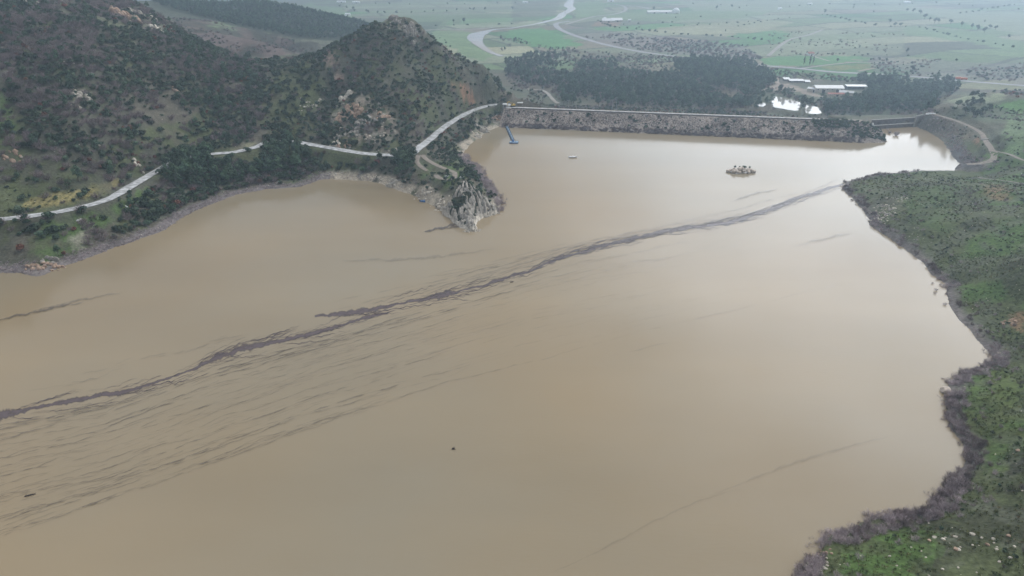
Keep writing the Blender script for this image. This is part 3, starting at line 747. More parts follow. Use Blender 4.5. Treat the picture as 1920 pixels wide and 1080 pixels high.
def flat_poly(name, pix, z, mat, jit=0.0, kind='structure'):
    pts = [at_z(x, y, z) for x, y in pix]
    C = resample(np.array(pts + [pts[0]]), 4.0)[:-1]
    C[:, :2] += (np.stack([fbm(C[:, 0], C[:, 1], 5, 3, 7), fbm(C[:, 0], C[:, 1], 5, 3, 8)], -1) - 0.5) * jit
    mb = MB(); mb.add([tuple(c) for c in C], [tuple(range(len(C)))])
    return tag(mb.build(name, mat), kind=kind)
for P_ in PONDS: flat_poly('pond', P_, POND_Z, 'pond', 2.5)

def ribbon_mesh(C, width, lift, nc=5, wob_=0.12, sink=0.25):
    d = np.gradient(C[:, :2], axis=0); d /= np.linalg.norm(d, axis=1)[:, None] + 1e-9
    nrm = np.stack([-d[:, 1], d[:, 0]], -1)
    wv = width * (1 + 1.6 * wob_ * (fbm(C[:, 0], C[:, 1], 6, 3, 150) - 0.5) * 2)
    V = []
    for k in range(nc):
        f = (k / (nc - 1) - 0.5)
        p = C[:, :2] + nrm * (wv * f)[:, None]
        z = np.maximum(C[:, 2] - 0.03 + 0.10 * (1 - (2 * f) ** 2), Hfun(p[:, 0], p[:, 1]) + 0.05) + lift
        V.append(np.stack([p[:, 0], p[:, 1], z], -1))
    V = np.stack(V, 1)
    return V.reshape(-1, 3), grid_faces(len(C), nc)
for C, width, mt, nm, lift in ROADS:
    V, F = ribbon_mesh(C, width, lift)
    tag(link(nm, np_mesh(nm, V, F[:, ::-1], mt, True)), kind='structure')
# crest road across the dam
crest = [DAM_A - DAM_U * 3 + DAM_N * 0.0] + [DAM_A + DAM_U * s for s in np.linspace(6, DAM_L - 4, 40)]
Cc = np.array([(p[0], p[1], 10.02) for p in crest])
V, F = ribbon_mesh(Cc, 4.6, 0.06, wob_=0.05)
V[:, 2] = 10.05
tag(link('road', np_mesh('road', V, F[:, ::-1], 'concrete_road', True)), kind='structure')

# river across the plain
RIV = [(1074, -4, 16), (1066, 10, 26), (1072, 17, 22), (1056, 26, 20), (1048, 34, 20), (1020, 42, 13), (990, 48, 9), (960, 53, 9), (925, 56, 12), (900, 63, 30), (892, 70, 30), (894, 80, 20), (908, 91, 12), (922, 99, 10), (942, 106, 9)]
rc = np.array([ground(x, y, 600.0)[:2] + (wd,) for x, y, wd in RIV])
rc = resample(rc, 8.0)
d_ = np.gradient(rc[:, :2], axis=0); d_ /= np.linalg.norm(d_, axis=1)[:, None]
nr_ = np.stack([-d_[:, 1], d_[:, 0]], -1)
V = []
for f in (-0.5, -0.17, 0.17, 0.5):
    wv = rc[:, 2] * (1 + 0.3 * (fbm(rc[:, 0], rc[:, 1], 25, 3, 160 + int(f * 10)) - 0.5))
    p = rc[:, :2] + nr_ * (wv * f)[:, None]
    V.append(np.stack([p[:, 0], p[:, 1], Hfun(p[:, 0], p[:, 1])], -1))
V = np.stack(V, 1)
V[:, :, 2] = V[:, :, 2].max(1, keepdims=True) + 0.35
tag(link('river', np_mesh('river', V.reshape(-1, 3), grid_faces(len(rc), 4)[:, ::-1], 'river', True)), kind='structure')

# ------------------------------------------------------------------ dark film and streaks drifting on the water, with one painted cloud reflection
def slick_material(name, col, rough):
    m, t, b = mat_new(name)
    at = t.nodes.new('ShaderNodeAttribute'); at.attribute_name = 'tint'
    g = t.nodes.new('ShaderNodeNewGeometry')
    n = t.nodes.new('ShaderNodeTexNoise'); n.inputs['Scale'].default_value = 0.5; n.inputs['Detail'].default_value = 4
    t.links.new(g.outputs['Position'], n.inputs['Vector'])
    r = t.nodes.new('ShaderNodeMapRange'); r.inputs['From Min'].default_value = 0.3; r.inputs['From Max'].default_value = 0.6; r.inputs['To Min'].default_value = 0.7; r.inputs['To Max'].default_value = 1.0
    t.links.new(n.outputs[0], r.inputs['Value'])
    mu = t.nodes.new('ShaderNodeMath'); mu.operation = 'MULTIPLY'; t.links.new(at.outputs['Fac'], mu.inputs[0]); t.links.new(r.outputs[0], mu.inputs[1])
    b.inputs['Base Color'].default_value = (*col, 1); b.inputs['Roughness'].default_value = rough; b.inputs['Specular IOR Level'].default_value = 0.22
    t.links.new(mu.outputs[0], b.inputs['Alpha'])
    return m
M['film'] = slick_material('dark_film', (0.118, 0.092, 0.097), 0.25)
M['streak'] = slick_material('thin_film_and_reflection', (0.115, 0.095, 0.085), 0.2)

def film_strip(xs, ys, wd, z, alpha, V, F, T, seed, rag=1.0):
    """a ragged strip between two edges, given by its pixel centre line and pixel width, laid on the water"""
    n = len(xs)
    rs = np.random.RandomState(seed)
    e1 = np.cumsum(rs.randn(n)) * 0; 
    a = (vnoise(xs / 9.0 + seed * 7.7, ys * 0 + seed, 201) - 0.5) * 2; a2 = (vnoise(xs / 2.8 + seed * 3.3, ys * 0 + 5, 202) - 0.5) * 2
    b = (vnoise(xs / 8.0 + seed * 4.1, ys * 0 + 9, 203) - 0.5) * 2; b2 = (vnoise(xs / 2.5 + seed * 1.9, ys * 0 + 2, 204) - 0.5) * 2
    up = wd * np.clip(0.5 + rag * (0.42 * a + 0.3 * a2), 0.02, 2); lo = wd * np.clip(0.5 + rag * (0.42 * b + 0.3 * b2), 0.02, 2)
    b0 = len(V)
    rows = [(-1.25, 0.0), (-0.55, 1.0), (0.0, 1.0), (0.55, 1.0), (1.25, 0.0)]
    for k in range(n):
        for f, al in rows:
            off = f * (up[k] if f < 0 else lo[k])
            V.append(at_z(xs[k], ys[k] + off, z)); T.append(al * alpha[k])
    m = len(rows)
    for k in range(n - 1):
        for j in range(m - 1):
            F.append((b0 + k * m + j, b0 + k * m + j + 1, b0 + (k + 1) * m + j + 1, b0 + (k + 1) * m + j))

main1 = np.array([(-60, 792, 20), (0, 779, 22), (30, 774, 18), (60, 767, 7), (130, 752, 12), (200, 739, 12), (230, 735, 12), (260, 727, 7), (320, 708, 5), (360, 692, 5), (375, 685, 14), (400, 673, 16), (430, 662, 14), (455, 653, 17), (500, 645, 11), (540, 636, 11), (580, 626, 12), (620, 615, 9), (650, 606, 6), (700, 592, 9), (730, 586, 3)])
main2 = np.array([(590, 593, 4), (620, 590, 9), (660, 586, 15), (690, 582, 15), (720, 576, 8), (760, 567, 6), (800, 560, 8), (815, 556, 18), (830, 553, 21), (845, 550, 14), (865, 545, 5), (900, 537, 5), (930, 527, 9), (960, 517, 8), (990, 510, 5), (1010, 500, 5), (1030, 491, 9), (1050, 484, 10), (1075, 476, 4), (1100, 470, 11), (1125, 462, 7), (1150, 454, 6), (1180, 449, 11), (1210, 441, 8), (1240, 434, 11), (1280, 430, 10), (1320, 424, 8), (1360, 417, 11), (1390, 410, 14), (1415, 402, 13), (1440, 394, 12), (1470, 383, 11), (1500, 371, 10), (1540, 358, 9), (1565, 349, 6), (1584, 343, 3)])
V, F, T = [], [], []
for q, mn in enumerate((main1, main2)):
    xs = np.arange(mn[0, 0], mn[-1, 0], 2.0)
    ys = np.interp(xs, mn[:, 0], mn[:, 1]) + (vnoise(xs / 14.0, xs * 0 + q, 210) - 0.5) * 3
    film_strip(xs, ys, np.interp(xs, mn[:, 0], mn[:, 2]) * 0.66 + 0.5, 0.02 + 0.004 * q, np.full(len(xs), 1.0), V, F, T, 3 + q, 0.48)
# ragged feathers breaking off the main band
for q in range(120):
    x0 = RNG.uniform(20, 1500); mn = main1 if x0 < 640 else main2
    Ln = RNG.uniform(40, 150); xs = np.arange(x0, x0 + Ln, 2.0)
    xs = xs[(xs > mn[0, 0]) & (xs < mn[-1, 0])]
    if len(xs) < 6: continue
    off = RNG.choice([-1, 1]) * RNG.uniform(3, 16) * (1 if x0 < 900 else .5)
    ys = np.interp(xs, mn[:, 0], mn[:, 1]) + off * (0.6 + 0.8 * (xs - x0) / Ln) + (vnoise(xs / 7.0, xs * 0 + q, 211) - 0.5) * 4
    wv = RNG.uniform(0.7, 1.8) * np.sin(np.linspace(0.15, math.pi - 0.1, len(xs))) ** 0.7
    film_strip(xs, ys, wv, 0.03 + 0.001 * q, np.full(len(xs), RNG.uniform(0.35, 0.8)), V, F, T, 20 + q)
me = np_mesh('water_film', V, F, 'film', True, T)
tag(link('water_film', me), kind='stuff')

G = [[(0, 600), (150, 566), (300, 548), (650, 500), (850, 478), (1000, 448), (1300, 395), (1580, 330)],
     [(0, 779), (200, 739), (400, 673), (600, 620), (830, 553), (1040, 488), (1100, 468), (1390, 410), (1580, 345)],
     [(0, 900), (200, 850), (400, 775), (600, 705), (800, 648), (1000, 590), (1200, 552), (1580, 490)],
     [(0, 1015), (110, 980), (220, 940), (380, 885), (560, 818), (700, 775), (850, 730), (1000, 690), (1250, 620), (1580, 540)]]
G = [np.array(g, float) for g in G]
def flow(x, v):
    i = min(int(v), 2); f = v - i
    return np.interp(x, G[i][:, 0], G[i][:, 1]) * (1 - f) + np.interp(x, G[i + 1][:, 0], G[i + 1][:, 1]) * f
V, F, T = [], [], []
def streak(x0, x1, v, wpx, al, q, dv=0.0):
    xs = np.arange(x0, x1, 2.5)
    vv = np.clip(v + dv * (xs - x0) / max(x1 - x0, 1) + (vnoise(xs / 60.0, xs * 0 + q * 3.7, 220) - 0.5) * 0.10 + (vnoise(xs / 14.0, xs * 0 + q * 1.3, 221) - 0.5) * 0.028, 0, 3.05)
    ys = np.array([flow(x, t) for x, t in zip(xs, vv)])
    br = np.clip((vnoise(xs / 16.0, xs * 0 + q * 2.1, 222) - 0.22) * 2.4, 0, 1) * np.sin(np.linspace(0.1, math.pi - 0.1, len(xs))) ** 0.6
    film_strip(xs, ys, wpx * (0.5 + .7 * br), 0.08 + 0.0006 * q, al * .72 * br, V, F, T, 100 + q, 0.5)
q = 0
for i in range(170):                                   # the broad field of thin streaks below the band, denser to the left
    v = RNG.uniform(1.05, 2.95); x0 = RNG.beta(1.0, 1.9) * 1300 - 240
    if v > 2.6 and x0 > 800: continue
    Ln = RNG.uniform(120, 480)
    fade = float(np.clip(1.15 - x0 / 1250.0, 0.15, 1))
    streak(x0, x0 + Ln, v, RNG.uniform(0.8, 1.7) * (0.6 + 0.5 * fade), RNG.uniform(0.16, 0.46) * fade, q, RNG.uniform(-.04, .04)); q += 1
for i in range(60):                                    # faint long ones far out
    v = RNG.uniform(1.1, 3.0); x0 = RNG.uniform(200, 1250)
    streak(x0, x0 + RNG.uniform(200, 520), v, RNG.uniform(1.0, 2.6), RNG.uniform(0.06, 0.16), q); q += 1
for v0, cnt in ((2.62, 14), (2.86, 16), (2.35, 6), (1.2, 22), (1.32, 14)):   # strong families
    for i in range(cnt):
        x0 = RNG.uniform(-260, 560 if v0 > 2 else 950); Ln = RNG.uniform(120, 420)
        streak(x0, x0 + Ln, v0 + RNG.uniform(-.055, .055), RNG.uniform(1.0, 2.3), RNG.uniform(0.3, 0.6), q); q += 1
for i in range(44):                                    # above the band, towards the headland
    x0 = RNG.uniform(560, 1320); v = 1 - abs(RNG.normal(0.12, 0.28))
    if v < 0.1: continue
    streak(x0, x0 + RNG.uniform(120, 420), v, RNG.uniform(0.9, 1.9), RNG.uniform(0.2, 0.5), q); q += 1
for i in range(16):
    x0 = RNG.uniform(20, 520); streak(x0, x0 + RNG.uniform(60, 200), RNG.uniform(.7, .97), RNG.uniform(1, 2), RNG.uniform(.15, .35), q); q += 1
for pts, wd, al in (([(-20, 604), (0, 599), (50, 588), (100, 577), (160, 565)], 4, .6), ([(60, 583), (140, 564), (230, 548)], 3, .35), ([(796, 433), (815, 429), (840, 424), (868, 416), (880, 420)], 5, .75),
                    ([(838, 427), (850, 424), (868, 421)], 3, .6), ([(1040, 1072), (1120, 1035), (1230, 975), (1320, 935), (1390, 915)], 3, .14), ([(1330, 930), (1480, 870), (1560, 845), (1680, 815)], 4, .15),
                    ([(1180, 660), (1260, 640)], 2, .2), ([(1370, 378), (1420, 362), (1460, 352)], 4, .3), ([(1490, 462), (1540, 448), (1600, 436)], 5, .2), ([(640, 488), (760, 486), (850, 478), (930, 466)], 4, .2)):  # next-to-last streak here paints the dark reflection of a cloud edge
    P_ = np.array(pts, float); xs = np.arange(P_[0, 0], P_[-1, 0], 2.0); ys = np.interp(xs, P_[:, 0], P_[:, 1]) + (vnoise(xs / 10.0, xs * 0 + q, 230) - 0.5) * 3
    film_strip(xs, ys, wd * np.sin(np.linspace(.2, math.pi - .1, len(xs))), 0.08 + 0.0006 * q, np.full(len(xs), al), V, F, T, 400 + q, 1.0); q += 1
me = np_mesh('water_streaks', V, F, 'streak', True, T)
tag(link('water_streaks', me), kind='stuff')

# ------------------------------------------------------------------ plant and stone shapes (metres; a plant stands on its origin)
def leaf_quads(P, Nn, size, rs, ratio=0.75):
    n = len(P)
    r = rs.randn(n, 3); u = np.cross(Nn, r); u /= np.linalg.norm(u, axis=1)[:, None] + 1e-9
    v = np.cross(Nn, u); v /= np.linalg.norm(v, axis=1)[:, None] + 1e-9
    s = (size * rs.uniform(0.6, 1.35, n))[:, None]
    bend = Nn * s * rs.uniform(-.25, .25, (n, 1))
    Vq = np.stack([P - u * s, P - v * s * ratio + bend, P + u * s, P + v * s * ratio + bend], 1).reshape(-1, 3)
    return Vq, np.arange(4 * n).reshape(-1, 4)

def crown(blobs, n, leaf, seed, flat=0.0, inner=0.55):
    rs = np.random.RandomState(seed)
    B = np.array(blobs, float)                         # x y z rx rz shade
    wv = B[:, 3] ** 2; wv /= wv.sum()
    k = rs.choice(len(B), n, p=wv)
    d = rs.randn(n, 3); d[:, 2] = np.where(d[:, 2] < -0.5, -d[:, 2], d[:, 2]); d /= np.linalg.norm(d, axis=1)[:, None]
    rr = inner + (1.08 - inner) * np.sqrt(rs.rand(n))
    P = B[k, :3] + d * np.stack([B[k, 3], B[k, 3], B[k, 4]], -1) * rr[:, None]
    P[:, 2] = np.maximum(P[:, 2], 0.02)
    Nn = d + rs.randn(n, 3) * 0.45 + np.array([0, 0, flat]); Nn /= np.linalg.norm(Nn, axis=1)[:, None]
    V, F = leaf_quads(P, Nn, leaf, rs)
    tint = np.repeat(B[k, 5] * rs.uniform(0.72, 1.3, n), 4)
    return V, F, tint

def pine_meshes(seed, h=1.0):
    """umbrella-shouldered pine, about 10 m tall"""
    rs = np.random.RandomState(seed)
    H = 10.0
    bl = []
    for k in range(15):
        z = rs.uniform(3.0, 8.5); rmax = 2.5 * math.sqrt(max(0, 1 - ((z - 5.0) / 4.0) ** 2))
        a_ = rs.uniform(0, 6.28); o = rs.uniform(0.3, 1.0) * max(rmax, .3)
        bl.append((o * math.cos(a_), o * math.sin(a_), z, rs.uniform(1.0, 1.65), rs.uniform(0.7, 1.05), rs.uniform(0.6, 1.4)))
    bl.append((0, 0, 8.9, 1.1, 0.9, 1.1))
    V, F, t = crown(bl, 900, 0.33, seed, 0.5)
    cr = np_mesh('crown', V, F, 'pine', False, t)
    mb = MB(); mb.tube((0, 0, -0.4), (0.15, 0.05, 4.2), 0.22, 0.14, 7); mb.tube((0.15, 0.05, 4.2), (0.05, 0.1, 8.6), 0.14, 0.04, 6)
    for k in range(7):
        z = rs.uniform(2.6, 7.0); a_ = rs.uniform(0, 6.28); mb.tube((0.1, 0.05, z), (1.7 * math.cos(a_), 1.7 * math.sin(a_), z + 0.7), 0.07, 0.02, 5)
    o = mb.build('trunk', 'bark'); tr = o.data; bpy.data.objects.remove(o)
    return cr, tr

def shrub_mesh(seed, mat, n=210, leaf=0.17):
    rs = np.random.RandomState(seed); bl = []
    for k in range(6):
        a_ = rs.uniform(0, 6.28); o = rs.uniform(0.0, 0.6)
        bl.append((o * math.cos(a_), o * math.sin(a_), rs.uniform(0.35, 0.8), rs.uniform(0.35, 0.55), rs.uniform(0.3, 0.5), rs.uniform(0.65, 1.35)))
    V, F, t = crown(bl, n, leaf, seed)
    return np_mesh('shrub', V, F, mat, False, t)

def twig_mesh(seed, mat, stems=16, h=1.5, spread=0.75, sub=9, wd=0.022):
    """leafless shrub: stems forking into fine twigs, each a slim two-sided blade"""
    rs = np.random.RandomState(seed); V = []; F = []; T = []
    def blade(p, q_, w0, w1, t):
        p = np.array(p); q_ = np.array(q_); d = q_ - p; s = np.cross(d, rs.randn(3)); s /= np.linalg.norm(s) + 1e-9
        b = len(V); V.extend([p - s * w0, p + s * w0, q_ + s * w1, q_ - s * w1]); F.append((b, b + 1, b + 2, b + 3)); T.extend([t] * 4)
    for k in range(stems):
        a_ = rs.uniform(0, 6.28); r0 = rs.uniform(0, .25); r1 = spread * math.sqrt(rs.rand())
        p = np.array([r0 * math.cos(a_), r0 * math.sin(a_), -0.05]); e = np.array([(r0 + r1) * math.cos(a_), (r0 + r1) * math.sin(a_), h * rs.uniform(.55, 1.0) * (1 - .35 * r1 / spread)])
        tt = rs.uniform(.75, 1.25)
        blade(p, e, wd * 1.5, wd * .6, tt)
        for j in range(sub):
            f = rs.uniform(.3, 1.0); s = p + (e - p) * f; dv = rs.randn(3) * .24 + np.array([0, 0, .16]) + (e - p) * .12
            blade(s, s + dv, wd * .8, wd * .35, tt * rs.uniform(.8, 1.25))
    return np_mesh('bare_shrub', V, F, mat, False, T)

def tuft_mesh(seed, mat='tuft'):
    rs = np.random.RandomState(seed); V = []; F = []; T = []
    for k in range(34):
        a_ = rs.uniform(0, 6.28); r0 = .5 * math.sqrt(rs.rand()); p = np.array([r0 * math.cos(a_), r0 * math.sin(a_), -.03]); s = np.array([-math.sin(a_), math.cos(a_), 0]) * rs.uniform(.04, .08)
        q_ = p + np.array([math.cos(a_) * rs.uniform(.1, .3), math.sin(a_) * rs.uniform(.1, .3), rs.uniform(.15, .42)])
        b = len(V); V.extend([p - s, p + s, q_ + s * .2, q_ - s * .2]); F.append((b, b + 1, b + 2, b + 3)); T.extend([rs.uniform(.6, 1.4)] * 4)
    return np_mesh('grass_tuft', V, F, mat, False, T)

def rock_mesh(seed, mat, sub=2, flat=0.7, name='boulder'):
    rs = np.random.RandomState(seed); bm = bmesh.new(); bmesh.ops.create_icosphere(bm, subdivisions=sub, radius=1.0)
    planes = [(Vector(rs.randn(3)).normalized(), rs.uniform(.55, .95)) for _ in range(10)]
    for v in bm.verts:
        p = v.co.copy()
        for nn, dd in planes:
            k = p.dot(nn)
            if k > dd: p -= nn * (k - dd) * .92
        p *= 1 + .10 * (float(vnoise(np.array([p.x * 2.2 + seed]), np.array([p.y * 2.2 + p.z * 1.7]), 250)[0]) - .5)
        v.co = Vector((p.x, p.y * rs.uniform(.97, 1.03), p.z * flat))
    me = bpy.data.meshes.new(name); bm.to_mesh(me); bm.free(); me.materials.append(M[mat]); return me

def round_tree_meshes(seed):
    rs = np.random.RandomState(seed); bl = []
    for k in range(11):
        a_ = rs.uniform(0, 6.28); o = rs.uniform(.3, 2.1); bl.append((o * math.cos(a_), o * math.sin(a_), rs.uniform(2.6, 6.2), rs.uniform(1.1, 1.7), rs.uniform(.9, 1.4), rs.uniform(.65, 1.3)))
    V, F, t = crown(bl, 520, .42, seed)
    cr = np_mesh('crown', V, F, 'maquis', False, t)
    mb = MB(); mb.tube((0, 0, -.4), (0, .1, 3), .25, .16, 7)
    for k in range(5):
        a_ = rs.uniform(0, 6.28); mb.tube((0, .1, 2.6), (1.5 * math.cos(a_), 1.5 * math.sin(a_), 4.6), .12, .04, 5)
    o = mb.build('trunk', 'bark'); tr = o.data; bpy.data.objects.remove(o)
    return cr, tr

def poplar_meshes(seed):
    rs = np.random.RandomState(seed)
    bl = [(rs.uniform(-.2, .2), rs.uniform(-.2, .2), 1.2 + k * .82, .75 * math.sin(math.pi * (k + 1.2) / 12) + .25, .8, rs.uniform(.7, 1.3)) for k in range(10)]
    V, F, t = crown(bl, 320, .3, seed); cr = np_mesh('crown', V, F, 'pine', False, t)
    mb = MB(); mb.tube((0, 0, -.4), (0, 0, 8), .16, .04, 6); o = mb.build('trunk', 'bark'); tr = o.data; bpy.data.objects.remove(o)
    return cr, tr

def join_meshes(name, parts):
    me = bpy.data.meshes.new(name); V = []; F = []; mi = []; T = []
    mats = []
    for p in parts:
        b = len(V); V += [v.co[:] for v in p.vertices]; at = p.attributes.get('tint')
        T += [d.value for d in at.data] if at else [1.0] * len(p.vertices)
        m = p.materials[0]
        if m not in mats: mats.append(m)
        for f in p.polygons: F.append(tuple(i + b for i in f.vertices)); mi.append(mats.index(m))
    me.from_pydata(V, [], F)
    for m in mats: me.materials.append(m)
    me.polygons.foreach_set('material_index', mi)
    a = me.attributes.new('tint', 'FLOAT', 'POINT'); a.data.foreach_set('value', T); me.update()
    return me

PINES = [pine_meshes(s) for s in (11, 12, 13, 14)]
ROUND = [round_tree_meshes(s) for s in (21, 22, 23)]
POPLAR = [poplar_meshes(31), poplar_meshes(32)]
LIB = {
 'pine': [join_meshes('pine', p) for p in PINES], 'round_tree': [join_meshes('tree', p) for p in ROUND],
 'shrub': [shrub_mesh(s, 'maquis') for s in (41, 42, 43, 44)], 'rust': [shrub_mesh(s, 'rust', 190) for s in (45, 46)], 'bright': [shrub_mesh(s, 'bright') for s in (47, 48)],
 'brush': [twig_mesh(s, 'brush', 26, 1.4, .95, 13, .018) for s in (54, 55, 56)], 'bare': [twig_mesh(s, 'bare', 22, 1.3, .95, 11, .016) for s in (51, 52, 53)], 'tuft': [tuft_mesh(s) for s in (61, 62, 63)], 'straw': [tuft_mesh(s, 'straw') for s in (64, 65)],
 'boulder': [rock_mesh(s, 'rock_pale') for s in (71, 72, 73, 74)], 'riprap': [rock_mesh(s, 'riprap', 1) for s in (81, 82, 83, 84)], 'boulder_grey': [rock_mesh(s, 'rock_grey') for s in (85, 86, 87)],
}

def scatter_object(name, kind_lib, P, S, parent=None, label=None, rz=None, tilt=0.1):
    """many small plants or stones as ONE object: points carrying instances of the given shapes"""
    n = len(P)
    me = bpy.data.meshes.new(name); me.vertices.add(n); me.vertices.foreach_set('co', np.asarray(P, np.float32).ravel())
    rs = np.random.RandomState(n + 5)
    rot = np.stack([rs.uniform(-tilt, tilt, n), rs.uniform(-tilt, tilt, n), rs.uniform(0, 6.283, n)], -1)
    a = me.attributes.new('turn', 'FLOAT_VECTOR', 'POINT'); a.data.foreach_set('vector', rot.astype(np.float32).ravel())
    S = np.asarray(S, float); S3 = S if S.ndim == 2 else np.stack([S * rs.uniform(.9, 1.1, n), S * rs.uniform(.9, 1.1, n), S * rs.uniform(.8, 1.15, n)], -1)
    a = me.attributes.new('size', 'FLOAT_VECTOR', 'POINT'); a.data.foreach_set('vector', S3.astype(np.float32).ravel())
    a = me.attributes.new('pick', 'INT', 'POINT'); a.data.foreach_set('value', rs.randint(0, len(kind_lib), n).astype(np.int32))
    src = bpy.data.collections.new(name + '_shapes')
    for m in kind_lib: src.objects.link(bpy.data.objects.new(m.name, m))
    ng = bpy.data.node_groups.new(name + '_scatter', 'GeometryNodeTree')
    ng.interface.new_socket('Geometry', in_out='INPUT', socket_type='NodeSocketGeometry'); ng.interface.new_socket('Geometry', in_out='OUTPUT', socket_type='NodeSocketGeometry')
    gi = ng.nodes.new('NodeGroupInput'); go = ng.nodes.new('NodeGroupOutput'); ip = ng.nodes.new('GeometryNodeInstanceOnPoints'); ci = ng.nodes.new('GeometryNodeCollectionInfo')
    ci.inputs['Collection'].default_value = src; ci.inputs['Separate Children'].default_value = True; ci.inputs['Reset Children'].default_value = True
    ip.inputs['Pick Instance'].default_value = True
    def na(nm, ty):
        x = ng.nodes.new('GeometryNodeInputNamedAttribute'); x.data_type = ty; x.inputs['Name'].default_value = nm
        return [o for o in x.outputs if o.enabled and o.name == 'Attribute'][0]
    ng.links.new(gi.outputs[0], ip.inputs['Points']); ng.links.new(ci.outputs[0], ip.inputs['Instance'])
    ng.links.new(na('turn', 'FLOAT_VECTOR'), ip.inputs['Rotation']); ng.links.new(na('size', 'FLOAT_VECTOR'), ip.inputs['Scale']); ng.links.new(na('pick', 'INT'), ip.inputs['Instance Index'])
    ng.links.new(ip.outputs[0], go.inputs[0])
    o = link(name, me, parent); md = o.modifiers.new('scatter', 'NODES'); md.node_group = ng
    tag(o, label, kind='stuff')
    return o

# ------------------------------------------------------------------ where plants and stones grow
ALLROAD = [(np.array(C), wd) for C, wd, _, _, _ in ROADS]
def road_clear(X, Y, extra=1.2):
    ok = np.ones(len(X), bool)
    for C, wd in ALLROAD:
        m = (X > C[:, 0].min() - 8) & (X < C[:, 0].max() + 8) & (Y > C[:, 1].min() - 8) & (Y < C[:, 1].max() + 8) & ok
        idx = np.nonzero(m)[0]
        if len(idx): 
            d = seg_dist(X[idx], Y[idx], C[::2, :2])
            ok[idx] = d > wd / 2 + extra
    return ok
def SDf(X, Y):
    a = np.clip((np.arctan2(X, Y) - AZ0) / (AZ1 - AZ0) * (NA - 1), 0, NA - 1).astype(int); l = np.clip((np.log(np.hypot(X, Y)) - lrs[0]) / (lrs[-1] - lrs[0]) * (NR - 1), 0, NR - 1).astype(int)
    return SDN[l, a]
def visible(P, top):
    n = len(P); ok = np.ones(n, bool)
    E = np.array([0, 0, CAM_Z]); T_ = P + np.array([0, 0, 1.0]) * top[:, None]
    for f in np.linspace(0.25, 0.985, 46):
        q_ = E + (T_ - E) * f
        ok &= q_[:, 2] > Hfun(q_[:, 0], q_[:, 1]) - 0.3
    return ok

SPOTS = {}
def put(kind, P, S):
    SPOTS.setdefault(kind, []).append(np.concatenate([P, S[:, None]], 1))

